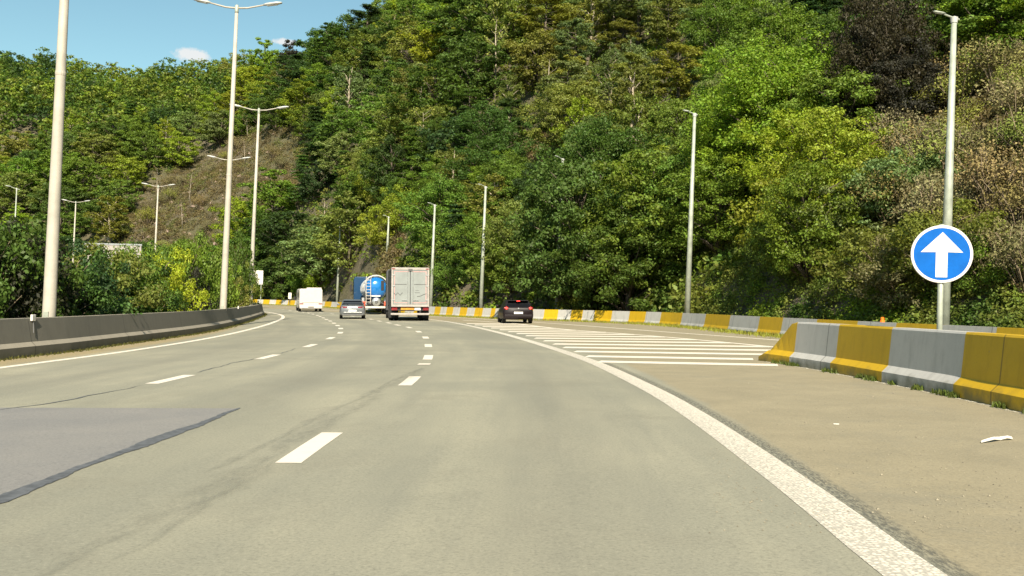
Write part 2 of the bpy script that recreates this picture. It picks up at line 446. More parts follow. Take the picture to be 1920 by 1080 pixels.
# bearing, verge width, ridge distance, tan(elevation of bare ridge)
RIDGE = [(-3.2, 30, 420, .10), (-1.6, 30, 420, .12), (px2a(-200), 14, 330, .180), (px2a(60), 14, 320, .186), (px2a(200), 12, 315, .190), (px2a(330), 12, 300, .199),
         (px2a(430), 9, 262, .200), (px2a(520), 8, 236, .212), (px2a(600), 7, 222, .228), (px2a(680), 6, 214, .252), (px2a(760), 6, 212, .292),
         (px2a(900), 5, 208, .325), (px2a(1100), 5, 205, .35), (px2a(1500), 5, 200, .37), (px2a(1900), 5, 195, .38), (1.2, 6, 170, .36), (1.6, 8, 170, .3), (3.2, 30, 420, .12)]
def hill(x, y):
    a = math.atan2(x, y); d = math.hypot(x, y)
    if a > foot[-1][0]:
        t = min(1, (a-foot[-1][0])/0.5); df = foot[-1][1]*(1+t*0.0)
        df = 14.0/max(0.15, math.sin(min(a, PI-0.2)))
    elif a < foot[0][0]: df = foot[0][1]+ (foot[0][0]-a)*40
    else:
        lo, hi = 0, len(foot)-1
        while hi-lo > 1:
            m = (lo+hi)//2
            if foot[m][0] <= a: lo = m
            else: hi = m
        t = (a-foot[lo][0])/max(1e-9, foot[hi][0]-foot[lo][0]); df = foot[lo][1]+(foot[hi][1]-foot[lo][1])*t
    vg, rd, el = interp(a, RIDGE)
    d0 = df+vg
    if d <= d0: return 0.0
    zt = el*rd+H
    t = (d-d0)/(rd-d0)
    if t < 1: z = zt*(t+0.07*math.sin(t*PI)*(1 if t < 1 else 0))
    else: z = zt+min(20, (d-rd)*0.10)-max(0, d-rd-200)*0.05
    w = min(1, t*6)
    z += w*(2.2*math.sin(x*0.071+y*0.043)+1.6*math.sin(x*0.13-y*0.09+1.3)+0.7*math.sin(x*0.31+y*0.27))
    return max(0, z) if t < 1 else z
def terr(x, y): return gz(x, y)-0.05+hill(x, y)
b = MB(); rs = [1.0]
while rs[-1] < 1600: rs.append(rs[-1]*1.026+0.12)
angs = []
a = -PI
while a < PI-1e-6:
    angs.append(a); a += 0.010 if -0.62 < a < 0.62 else 0.05
na = len(angs)
for r in rs:
    for a in angs:
        x, y = r*math.sin(a), r*math.cos(a); b.v.append(Vector((x, y, terr(x, y)-(0.12 if r < 190 and hill(x, y) == 0 else 0))))
for i in range(len(rs)-1):
    for j in range(na):
        k = (j+1) % na; b.face((i*na+j, i*na+k, (i+1)*na+k, (i+1)*na+j))
n0 = len(b.v); b.v.append(Vector((0, 0, -0.2)))
for j in range(na): b.face((n0, (j+1) % na, j))
ground = tag(b.build('ground', 'soil', smooth=True), kind='structure')

# ------------------------------------------------------------------ painted markings and seams (sheets 4 mm above the road)
def ribbon(bm, curve, d0, d1, w, dz, step=1.2, w1=None):
    n = max(2, int((d1-d0)/step)); k = len(bm.v)
    for i in range(n+1):
        d = d0+(d1-d0)*i/n; p = curve.at(d); t = curve.tan(d); nn = Vector((t.y, -t.x))
        ww = w if w1 is None else w+(w1-w)*i/n
        for s in (-0.5, 0.5):
            q = p+nn*ww*s; bm.v.append(Vector((q.x, q.y, gz(q.x, q.y)+dz)))
    for i in range(n): a = k+2*i; bm.face((a, a+1, a+3, a+2))
def poly_strip(bm, pts, w, dz):
    c = Curve(pts, 6); ribbon(bm, c, 0, c.L, w, dz, 1.0)
def setting(bm, name, mat): return tag(bm.build(name, mat), kind='structure')
b = MB(); ribbon(b, rline_c, 0, rline_c.L-2, 0.30, 0.0028, 0.8, 0.22); setting(b, 'edge_line', 'dot_line')
b = MB(); ribbon(b, lline_c, 0, lline_c.L-2, 0.20, 0.0032, 0.8, 0.24); setting(b, 'edge_line', 'white_line')
d1pts = [(585, 837), (770, 714), (803, 670), (803, 648), (798, 633), (785, 622), (767, 614), (745, 609.5), (729, 605.5), (711, 602), (696, 598.5)]
d2pts = [(322, 711), (503, 669), (582, 648), (620, 634), (638, 624), (639, 616), (633, 610.5), (626, 606), (619, 602), (612, 599), (606, 596), (600, 593.5), (595, 591.5), (587, 589)]
def dashes(pp, extra_near, extra_far):
    w = [G(*p) for p in pp]
    g = [Vector((q.x, q.y)) for q in w]
    step = g[1]-g[0]
    near = [g[0]-Vector((step.x*0.3*0, 6.2*k)) for k in range(extra_near, 0, -1)]
    far = []; v = g[-1]-g[-3]; v = v*0.5; p = g[-1]; ang = 0.028
    for k in range(extra_far):
        v = Vector((v.x*math.cos(ang)-v.y*math.sin(ang), v.x*math.sin(ang)+v.y*math.cos(ang))); p = p+v; far.append(p.copy())
    pts = near+g+far
    c = Curve(pts, 6); bm = MB(); l = 0.0; ds = [c.l[6*i] for i in range(len(pts))]
    for i, d in enumerate(ds):
        if d < 0.9: d = 0.9
        ribbon(bm, c, max(0, d-0.85), d+0.85, 0.20, 0.0032, 0.6)
    return c, bm
c1, bm = dashes(d1pts, 2, 7); setting(bm, 'lane_dashes', 'white_line')
c2, bm = dashes(d2pts, 2, 5); setting(bm, 'lane_dashes', 'white_line')
# faded doubled dash, darker scars beside it
b = MB(); p = [G(782, 684.5), G(806, 684.5), G(808, 682), G(786, 682)]; b.quad(*[q+Vector((0, 0, 0.008)) for q in p]); setting(b, 'faded_dash', 'white_line')
# gore: outer boundary line, far edge line, hatching
gore_c = Curve([G(868, 600.5), G(918, 603.5), G(967, 607), G(1052, 617), G(1143.7, 624), G(1235, 631), G(1353, 641.5), G(1462, 652), G(1560, 662)], 6)
b = MB(); ribbon(b, gore_c, 0, gore_c.L, 0.24, 0.0055, 0.8); setting(b, 'gore_line', 'white_line')
out_c = Curve([G(700, 588.5), G(800, 593), G(869, 595.8), G(1006, 604.5), G(1098, 611), G(1235, 621.5), G(1460, 638), G(1700, 660)], 6)
b = MB(); ribbon(b, out_c, 0, out_c.L, 0.2, 0.0032, 0.8); setting(b, 'edge_line', 'white_line')
A0, A1 = G(1123, 678), G(1450, 684.5)
hd = Vector((A1.x-A0.x, A1.y-A0.y)).normalized()
rows = [(1123, 678), (1100, 668), (1078, 659), (1057, 651.5), (1038, 645), (1020, 639), (1003, 634), (986, 629.5), (969, 625.5), (953, 621.8), (937, 618.3), (921, 615), (905, 612), (890, 609.3), (875, 606.8)]
def gore_side(p):   # >0 while p is on the near side of the outer boundary line
    best = min(range(len(gore_c.p)-1), key=lambda i: (gore_c.p[i]-p).length_squared)
    a, c = gore_c.p[best], gore_c.p[best+1]; e = c-a
    return e.x*(p.y-a.y)-e.y*(p.x-a.x)
b = MB()
for i, (hx, hy) in enumerate(rows):
    s = G(hx, hy); s = Vector((s.x, s.y)); L = 0.3
    sgn = gore_side(s+hd*0.4); 
    dd = Vector((hd.x, hd.y+0.02*i)).normalized()
    while L < 14:
        q = s+dd*L
        if gore_side(q)*sgn < 0: break
        if q.x > near_c.at(0).x-0.05 and q.y < 21.5: break
        L += 0.1
    if L < 0.5: continue
    cc = Curve([s, s+dd*L*0.5, s+dd*L], 4); ribbon(b, cc, 0, cc.L, 0.66+0.04*i, 0.0035, 1.0)
setting(b, 'gore_hatching', 'white_line')
# newer asphalt patch and bitumen seals
b = MB(); k = []
for q in ((-420, 763), (-200, 764), (448, 766), (300, 822), (150, 878), (0, 932), (-200, 1006), (-420, 1090)):
    p = G(*q); k.append(p+Vector((0, 0, 0.0025)))
b.v += k; b.face(list(range(len(k)))); setting(b, 'asphalt_patch', 'patch')
def seam(pp, w, mat='tar', wob=0.04):
    pts = [G(*p) for p in pp]; c = Curve(pts, 5); bm = MB(); n = int(c.L/0.06); ph = random.random()*9
    for i in range(n+1):
        d = c.L*i/n; p = c.at(d); t = c.tan(d); nn = Vector((t.y, -t.x))
        o = wob*(math.sin(d*1.3+ph)+.5*math.sin(d*3.7+ph*2)+.3*math.sin(d*9+ph)); ww = w*(.8+.3*math.sin(d*2.1+ph)+random.uniform(-.12, .12))*min(1, .15+i/12, .15+(n-i)/12)
        for s in (-.5, .5):
            q = p+nn*(ww*s+o); bm.v.append(Vector((q.x, q.y, gz(q.x, q.y)+0.0045)))
    for i in range(n): a = 2*i; bm.face((a, a+1, a+3, a+2))
    o = setting(bm, 'tar_seam' if mat == 'tar' else 'road_wear_and_streak', mat); ln = [d for i in range(n+1) for d in ((0, c.L*i/n), (1, c.L*i/n))]
    adduv(o, lambda co, i: ln[i]); return o
seam([(450, 765), (300, 822), (150, 880), (0, 936), (-200, 1010)], 0.15, wob=0.02)
seam([(-60, 778), (0, 770), (90, 757), (180, 739), (268, 722)], 0.035)
seam([(362, 699), (430, 683), (490, 671)], 0.03); seam([(522, 663), (560, 653)], 0.03)
def mat_wear(name, c, lo, hi):
    m, nt, b = newmat(name); uv = nt.nodes.new('ShaderNodeUVMap'); uv.uv_map = 'lane'
    sep = nt.nodes.new('ShaderNodeSeparateXYZ'); nt.links.new(uv.outputs[0], sep.inputs[0])
    e = mth(nt, 'SUBTRACT', 1.0, mth(nt, 'MULTIPLY', mth(nt, 'ABSOLUTE', mth(nt, 'SUBTRACT', sep.outputs[0], 0.5)), 2.0))
    cb = nt.nodes.new('ShaderNodeCombineXYZ'); nt.links.new(sep.outputs[0], cb.inputs[0]); nt.links.new(mth(nt, 'MULTIPLY', sep.outputs[1], 1.1), cb.inputs[1])
    n = noise(nt, cb.outputs[0], 2.2, 7, .75)
    a = mth(nt, 'MULTIPLY', ramp(nt, e, [(0.0, 0.0), (0.7, 1.0)]), ramp(nt, n, [(lo, 0.0), (hi, .24)]))
    b.inputs['Base Color'].default_value = (*c, 1); b.inputs['Roughness'].default_value = .85
    tr = nt.nodes.new('ShaderNodeBsdfTransparent'); mx = nt.nodes.new('ShaderNodeMixShader')
    nt.links.new(a, mx.inputs[0]); nt.links.new(tr.outputs[0], mx.inputs[1]); nt.links.new(b.outputs[0], mx.inputs[2])
    nt.links.new(mx.outputs[0], nt.nodes['Material Output'].inputs['Surface']); return m
M['scar_and_streak'] = mat_wear('road_scar_and_streak', (0.185, 0.185, 0.155), .38, .62)
seam([(795, 690), (730, 724), (655, 770), (560, 824), (440, 890), (300, 965), (120, 1060), (0, 1120)], 0.34, 'scar_and_streak', 0.03)
seam([(790, 690), (718, 724), (630, 768), (520, 822), (380, 888)], 0.16, 'scar_and_streak', 0.02)
seam([(530, 862), (430, 925), (330, 985), (200, 1050)], 0.22, 'scar_and_streak', 0.03)
seam([(588, 628), (640, 631.5), (700, 631), (745, 629)], 0.3, 'scar_and_streak', 0.05)  # thin dark streak lying across the lanes
seam([(520, 636), (600, 640), (640, 636)], 0.4, 'scar_and_streak', 0.05)
seam([(775, 679), (812, 679)], 0.2, 'scar_and_streak', 0.01)
seam([(722, 816), (760, 816)], 0.2, 'scar_and_streak', 0.01)
# crumbling dark edge on the outside of the profiled line
M['crumble'] = mat_wear('crumbled_edge', (0.12, 0.118, 0.10), .44, .60)
for nd in M['crumble'].node_tree.nodes:
    if nd.type == 'VALTORGB':
        for e in nd.color_ramp.elements:
            if e.color[0] > .2 and e.position < .65 and e.color[0] < .3: e.color = (.72, .72, .72, 1)
    if nd.type == 'TEX_NOISE': nd.inputs['Scale'].default_value = 11
b = MB(); n = 160; uvl = []
for i in range(n+1):
    d = 4+24*i/n; p = rline_c.at(d); t = rline_c.tan(d); nn = Vector((t.y, -t.x))
    for k, w0 in enumerate((0.12, 0.30)):
        q = p+nn*w0; b.v.append(Vector((q.x, q.y, gz(q.x, q.y)+0.0016))); uvl.append((k*.85+.1, d))
for i in range(n): b.face((2*i, 2*i+1, 2*i+3, 2*i+2))
o = setting(b, 'crumbled_edge', 'crumble'); adduv(o, lambda co, i: uvl[i])

# ------------------------------------------------------------------ barriers
def barrier(curve, d0, d1, prof, cuts, mats, lip=None, side=1, step=1.2, end=None):
    """prof: (offset away from the road face, height). cuts: arc lengths where the paint changes; mats alternate by index"""
    ds = [d0]
    allc = sorted([c for c in cuts if d0 < c < d1]+[d1])
    for c in allc:
        a = ds[-1]; n = max(1, int((c-a)/step))
        ds += [a+(c-a)*(i+1)/n for i in range(n)]
    b = MB(); k = len(prof); uvs = []
    for d in ds:
        p = curve.at(d); t = curve.tan(d); nn = Vector((t.y, -t.x))*side
        sc = 1.0
        if end: sc = end(d)
        for o, h in prof:
            hh = min(h, 0.87*sc) if end else h
            q = p+nn*o; b.v.append(Vector((q.x, q.y, gz(p.x, p.y)+hh-0.02*(h == 0)))); uvs.append((d, hh))
    for i in range(len(ds)-1):
        mid = (ds[i]+ds[i+1])/2; mi = sum(1 for c in cuts if c < mid) % 2 if cuts else 0
        for j in range(k-1):
            m = mi
            if lip and j in lip: m = mi+len(mats)//2
            a = i*k+j; b.face((a, a+1, a+1+k, a+k) if side > 0 else (a+k, a+1+k, a+1, a), m)
    b.face(list(range(k)) if side < 0 else list(reversed(range(k))), 0)
    e = (len(ds)-1)*k; b.face([e+j for j in range(k)], 0)
    return b, uvs
FARX = [1848, 1755, 1672, 1600, 1528, 1465, 1413, 1363, 1320, 1275, 1238, 1203, 1172, 1142, 1115, 1087.6, 1063, 1041.7, 1019.5, 999.5, 980.5, 962.5, 945, 928, 914, 898.5, 886, 871.5, 859.6, 848, 836, 824.5, 814]
cuts = [far_c.px(x, 15) for x in FARX]
st = cuts[0]-(cuts[1]-cuts[0]); pre = []
while st > 0: pre.append(st); st -= 1.9
pre = pre[::-1]
last = cuts[-1]; c_end = [far_c.px(x, 80) for x in (641, 631, 619, 608)]
n_hid = 14
gap = (c_end[0]-last)
hid = [last+gap*(i+1)/(n_hid+1) for i in range(n_hid)]
left_x = [596, 585.5, 574.5, 563.5, 552, 539, 527, 516, 503.8, 492.7]
tail = [far_c.px(x, 80) for x in left_x]
cuts = pre+cuts+hid+c_end+tail
x = cuts[-1]
while x < far_c.L: x += 1.5; cuts.append(x)
prof = [(0.0, 0), (0.0, 0.10), (0.06, 0.22), (0.14, 0.70), (0.30, 0.70), (0.38, 0.22), (0.44, 0)]
# the stretch at the column just right of x=1848 is yellow
par = len(pre)
first = ['bar_yellow', 'bar_white'] if (par % 2 == 0) else ['bar_white', 'bar_yellow']
b, uvs = barrier(far_c, 0, far_c.L-1, prof, cuts, first)
far_b = b.build('striped_barrier', first); adduv(far_b, lambda c, i: uvs[i])
tag(far_b, 'long low yellow and white striped concrete barrier curving along the foot of the wooded hill', 'barrier')
# near right barrier with a sloping wedge end
ncut = [near_c.px(x, 0, 15) for x in (1480, 1556, 1653, 1787)]
ncut = sorted(ncut); ncut += [ncut[-1]+2.4*(i+1) for i in range(10)]
prof = [(0.0, 0), (0.0, 0.17), (0.10, 0.27), (0.15, 0.84), (0.17, 0.87), (0.41, 0.87), (0.43, 0.84), (0.48, 0.27), (0.58, 0.17), (0.58, 0)]
e0 = 0.0
b, uvs = barrier(near_c, e0, near_c.L-0.5, prof, ncut, ['bar_yellow', 'bar_white'], side=-1, step=0.25, end=lambda d: min(1.0, 0.10+0.90*(d-e0)/1.35))
near_b = b.build('wedge_barrier', ['bar_yellow', 'bar_white']); adduv(near_b, lambda c, i: uvs[i])
tag(near_b, 'thick yellow and pale grey striped concrete barrier with sloping wedge end beside the shoulder', 'barrier')
# paint and mortar spilt along the foot of the near barrier
M['spill'] = mat_wear('spilt_paint', (.62, .57, .46), .46, .54)
for nd in M['spill'].node_tree.nodes:
    if nd.type == 'TEX_NOISE': nd.inputs['Scale'].default_value = 6.5
    if nd.type == 'VALTORGB' and nd.color_ramp.elements[1].position < .6: nd.color_ramp.elements[1].color = (.95, .95, .95, 1)
b = MB(); uvl2 = []; n = 90
for i in range(n+1):
    d = .4+14*i/n; p = near_c.at(d); t = near_c.tan(d); nn = Vector((t.y, -t.x))
    for k, w0 in enumerate((-0.01, .11)):
        q = p+nn*w0; b.v.append(Vector((q.x, q.y, gz(q.x, q.y)+0.005))); uvl2.append((.45+.5*k, d))
for i in range(n): b.face((2*i, 2*i+1, 2*i+3, 2*i+2))
o = setting(b, 'paint_spill', 'spill'); adduv(o, lambda co, i: uvl2[i])
# dark median barrier
prof = [(0.0, 0), (0.0, 0.22), (0.09, 0.31), (0.19, 0.82), (0.36, 0.82), (0.44, 0.31), (0.54, 0.22), (0.54, 0)]
b, uvs = barrier(left_c, 0, left_c.L-1, prof, [], ['conc_dark', 'conc_sunlit'], lip=(1, 3), side=-1)
left_b = b.build('median_barrier', ['conc_dark', 'conc_sunlit']); adduv(left_b, lambda c, i: uvs[i])
tag(left_b, 'long dark grey concrete barrier along the hedge between the carriageways', 'barrier')
for i, x in enumerate((72, 452, 492)):
    d = left_c.px(x, 10, 95); p = left_c.at(d); t = left_c.tan(d); nn = Vector((-t.y, t.x)); q = p+nn*0.15
    T = Matrix.Translation((q.x, q.y, gz(p.x, p.y)))@Matrix.Rotation(math.atan2(t.y, t.x)-PI/2, 4, 'Z')
    b = MB(); b.box(-0.03, 0.02, -0.08, 0.08, 0.76, 0.90, 0, T); r = b.build('reflector', 'litter', left_b, bevel=0.01)
    if i == 0:
        b = MB(); b.tube([T@Vector((0.0, 0, 0.76)), T@Vector((0.06, -0.09, 0.50))], 0.012, 6); b.build('bracket', 'greytrim', r)
# orange reflector on top of the far barrier
d = far_c.px(1640, 5, 60); p = far_c.at(d); t = far_c.tan(d); q = p+Vector((t.y, -t.x))*0.22
b = MB(); z = gz(p.x, p.y)+0.70
b.lathe((q.x, q.y, z), (0, 0, 1), [(0, 0.07), (0.03, 0.07), (0.04, 0.055), (0.13, 0.05), (0.15, 0.02)], 12)
tag(b.build('orange_reflector', 'orange'), 'small orange reflector post standing on the far striped barrier left of the arrow sign', 'reflector')

# ------------------------------------------------------------------ lamp posts
def lamp_double(px_top, py_top, D, label, base_px=None, hgt=14.2, seam_z=None):
    u = (px_top-960)/F; d = ray(px_top, py_top); k = D/d[1]
    x, y = d[0]*k, D; z0 = gz(x, y)-0.05
    zt = H+d[2]*k if py_top is not None else z0+hgt
    h = zt-z0 if py_top > -50 else hgt
    t = empty('street_lamp', (x, y, z0))
    b = MB(); b.tube([(0, 0, 0), (0, 0, 0.9), (0, 0, h*0.5), (0, 0, h-0.3)], [0.16, 0.155, 0.115, 0.075], 14)
    po = b.build('post', 'pole', t, smooth=True)
    for zz in (h*0.47,):
        b = MB(); b.lathe((0, 0, zz), (0, 0, 1), [(0, 0.122), (0.05, 0.127), (0.1, 0.122)], 14); b.build('joint_ring', 'pole', po)
    b = MB(); b.lathe((0, 0, h-0.32), (0, 0, 1), [(0, 0.08), (0.05, 0.09), (0.34, 0.085), (0.38, 0.03)], 12); b.build('cap', 'galv', t, smooth=True)
    b = MB(); b.box(-0.06, 0.06, -0.172, -0.14, 0.55, 1.0); b.build('service_door', 'galv', t)
    for s in (-1, 1):
        b = MB(); b.tube([(0, 0, h-0.1), (s*0.5, 0, h-0.07), (s*1.25, 0, h+0.10)], [0.045, 0.04, 0.035], 8); a = b.build('arm', 'pole', t, smooth=True)
        T = Matrix.Translation((s*1.6, 0, h+0.16))@Matrix.Rotation(-s*0.16, 4, 'Y')
        b = MB(); b.rings([[T@Vector((s*xx, yy*w, zz*q)) for yy, zz in ((-1, -.3), (-.8, .5), (0, 1), (.8, .5), (1, -.3), (0, -.6))] for xx, w, q in ((-.40, .05, .05), (-.25, .13, .08), (.2, .15, .09), (.42, .10, .05), (.46, .04, .02))])
        hd_ = b.build('luminaire', 'lamp_shell', t, smooth=True)
        b = MB(); b.box(-.24, .24, -.10, .10, -.062, -.050, 0, T); b.build('lens', 'lamp_glass', hd_)
    t['label'] = label; t['category'] = 'street lamp'; t['group'] = 'double-armed lamp posts along the median'
    t.rotation_euler = (0, 0.012, 0.0)
    return t
lamp_double(133, -560, 23.0, 'nearest and thickest pale lamp post, rising out of frame behind the dark median barrier')
lamp_double(437, 11, 43.5, 'tall pale double-armed lamp post whose arms stand against the open sky')
lamp_double(481, 204, 66, 'pale double-armed lamp post just right of the tall one against the sky')
lamp_double(425.5, 298, 90, 'double-armed lamp post mostly hidden behind the tall lamp post against the sky')
lamp_double(294, 348, 116, 'small double-armed lamp post in front of the bare brown slope')
lamp_double(140, 378, 138, 'smallest double-armed lamp post just right of the nearest thick lamp post')
def lamp_single(px_top, py_top, D, label, r=0.12, head=True):
    d = ray(px_top, py_top); k = D/d[1]; x, y = d[0]*k, D
    z0 = terr(x, y)-0.1; h = H+d[2]*k-z0
    dn = min([i*.5 for i in range(int(far_c.L*2))], key=lambda q: (far_c.at(q)-Vector((x, y))).length_squared); tn = far_c.tan(dn)
    a = math.atan2(-tn.x, tn.y)     # arm square to the barrier, over the carriageway
    t = empty('street_lamp', (x, y, z0), a)
    b = MB(); b.tube([(0, 0, 0), (0, 0, h*0.5), (0, 0, h-0.05)], [r*1.35, r, r*0.62], 12); b.build('post', 'galv', t, smooth=True)
    b = MB(); b.lathe((0, 0, h-0.07), (0, 0, 1), [(0, r*0.75), (0.16, r*0.9), (0.2, 0.02)], 12); b.build('cap', 'lamp_shell', t)
    b = MB(); b.tube([(0.16, 0, h+0.04), (-0.1, 0, h+0.10), (-0.32, 0, h+0.16)], 0.026, 6); b.build('arm', 'galv', t)
    T = Matrix.Translation((-.46, 0, h+0.20))@Matrix.Scale(.6, 4)@Matrix.Rotation(0.1, 4, 'Y')
    b = MB(); b.rings([[T@Vector((xx, yy*w, zz*q)) for yy, zz in ((-1, -.3), (-.8, .5), (0, 1), (.8, .5), (1, -.3), (0, -.6))] for xx, w, q in ((-.32, .05, .03), (-.2, .11, .07), (.15, .11, .07), (.3, .05, .04))])
    hd_ = b.build('luminaire', 'galv', t, smooth=True)
    b = MB(); b.box(-.18, .16, -.08, .08, -.050, -.040, 0, T); b.build('lens', 'lamp_glass', hd_)
    t['label'] = label; t['category'] = 'street lamp'; t['group'] = 'single-armed lamp posts behind the striped barrier'
    t.rotation_euler = (0.0, 0.012, a)
RLAMPS = [(1782, 38, 28.0, 'greenish grey lamp post rising directly behind the blue arrow sign'),
          (1298, 216, 49.4, 'thin grey lamp post standing alone between the black hatchback and the arrow sign'),
          (1052, 300, 63.5, 'dim lamp post mostly hidden by leaves right of the black hatchback'),
          (908, 352, 69.5, 'lamp post half hidden by leaves left of the black hatchback'),
          (813, 386, 79, 'lamp post rising at the right rear edge of the box lorry'),
          (728, 408, 103, 'lamp post rising behind the left edge of the box lorry'),
          (636, 426, 115, 'thin lamp post between the white motorhome and the blue tanker')]
for a in RLAMPS: lamp_single(*a)
lamp_single(28, 356, 60, 'thin grey lamp post left of the nearest thick lamp post, behind the hedge', 0.05)

# ------------------------------------------------------------------ signs
def disc(b, c, r0, r1, y, n=48, m=0):
    """annulus facing -y"""
    k = len(b.v)
    for i in range(n):
        a = 2*PI*i/n
        b.v += [Vector((c[0]+r0*math.cos(a), y, c[1]+r0*math.sin(a))), Vector((c[0]+r1*math.cos(a), y, c[1]+r1*math.sin(a)))]
    for i in range(n):
        j = (i+1) % n; b.face((k+2*i, k+2*i+1, k+2*j+1, k+2*j), m)
D = 14.6; d = ray(1772, 476.5); kk = D/d[1]; sx, sz = d[0]*kk, H+d[2]*kk
px_, py_ = sx-0.03, D+0.06; z0 = gz(px_, py_)-0.05
t = empty('arrow_sign', (px_, py_, z0), -0.28)
b = MB(); b.tube([(0, 0.02, 0), (0, 0.02, sz-z0+0.46)], 0.042, 14); b.build('post', 'galv', t, smooth=True)
zc = sz-z0; Rr = 0.436
b = MB(); b.lathe((0, -0.035, zc), (0, 1, 0), [(0, Rr), (0.002, Rr+0.006), (0.028, Rr+0.006), (0.03, Rr-0.01)], 56)
pn = b.build('sign_panel', 'sign_back', t)
b = MB(); disc(b, (0, zc), 0.001, Rr-0.036, -0.039); b.build('blue_face', 'sign_blue', pn)
b = MB(); disc(b, (0, zc), Rr-0.036, Rr+0.001, -0.0405); b.build('white_rim', 'sign_white', pn)
b = MB(); s = 0.41; pts = [(-0.083/0.41, -0.86), (0.083/0.41, -0.86), (0.083/0.41, 0.075), (0.73, 0.065), (0.02, 0.82), (-0.73, 0.07), (-0.083/0.41, 0.075)]
k = [Vector((x*s, -0.043, zc+z*s)) for x, z in pts]; b.v += k; b.face(range(7)); b.build('arrow', 'sign_white', pn)
for zz in (zc-0.2, zc+0.2):
    b = MB(); b.box(-0.06, 0.06, -0.004, 0.075, zz-0.02, zz+0.02); b.build('clamp', 'galv', t)
tag(t, 'round blue sign with white upward arrow on a grey post behind the thick barrier', 'road sign')
# white board with a small dark mark, and a small marker post, near the bend
d = ray(482, 520); D = 104; kk = D/d[1]; bx, bz = d[0]*kk, H+d[2]*kk; z0 = terr(bx, D)-0.1
t = empty('white_board_sign', (bx, D, z0), 0.25)
for x in (-0.45, 0.45):
    b = MB(); b.tube([(x, 0.08, 0), (x, 0.08, bz-z0+0.6)], 0.05, 8); b.build('post', 'galv', t)
b = MB(); b.box(-0.62, 0.62, 0, 0.03, bz-z0-0.78, bz-z0+0.75); pn = b.build('board', 'sign_white', t)
zc = bz-z0-0.18; b = MB(); b.v += [Vector((x, -0.004, zc+z)) for x, z in ((-.42, 0), (-.2, .14), (-.2, .05), (.36, .05), (.36, -.05), (-.2, -.05), (-.2, -.14))]
b.face(reversed(range(7))); b.build('arrow_mark', 'black', pn)
tag(t, 'pale rectangular board with a small black mark beside the hedge end at the bend', 'road sign')
d = ray(422+32, 517); D = 118; kk = D/d[1]; bx, bz = d[0]*kk, H+d[2]*kk; z0 = terr(bx, D)-0.1
t = empty('plain_board_sign', (bx, D, z0), 0.25)
for x in (-0.6, 0.6):
    b = MB(); b.tube([(x, 0.08, 0), (x, 0.08, bz-z0+0.5)], 0.05, 8); b.build('post', 'galv', t)
b = MB(); b.box(-0.95, 0.95, 0, 0.03, bz-z0-0.5, bz-z0+0.6); b.build('board', 'box_frame', t)
tag(t, 'plain pale board half hidden behind the lamp post left of the marked board', 'road sign')
d = ray(543.5, 556); D = 127; kk = D/d[1]; bx, bz = d[0]*kk, H+d[2]*kk; z0 = gz(bx, D)
t = empty('marker_post', (bx, D, z0), 0.2); h = bz-z0+0.45
b = MB(); b.tube([(0, 0, 0), (0, 0, h-0.5)], 0.03, 6); b.build('post', 'greytrim', t)
b = MB(); b.box(-0.2, 0.2, -0.03, 0.0, h-0.75, h+0.05); b.build('plate', 'sign_white', t, bevel=0.01)
tag(t, 'small white marker plate on a thin post behind the far barrier left of the motorhome', 'road sign')

# ------------------------------------------------------------------ vehicles (local: x right, y forward, rear at y=0)
def wheel(root, x, y, r, w, s, rimmat='rim'):
    b = MB(); b.lathe((x, y, r), (s, 0, 0), [(-w, r*0.62), (-w, r*0.93), (-w*0.85, r), (-w*0.15, r), (0, r*0.93), (0, r*0.66), (-0.02, r*0.62)], 24)
    t = b.build('wheel', 'rubber', root, smooth=False)
    b = MB(); b.lathe((x, y, r), (s, 0, 0), [(-0.06, r*0.62), (-0.025, r*0.62), (-0.03, r*0.5), (-0.06, r*0.42), (-0.02, r*0.2), (-0.015, 0.01)], 20)
    b.build('rim', rimmat, t, smooth=True)
def place(name, x, y, th, label, cat):
    t = empty(name, (x, y, gz(x, y)+0.004), th, -SUP); tag(t, label, cat); return t
def panel(b, c, w, h, y, m=0, t=0.012):
    """thin panel on the rear: centre (x,z)"""
    b.box(c[0]-w/2, c[0]+w/2, y-t, y, c[1]-h/2, c[1]+h/2, m)

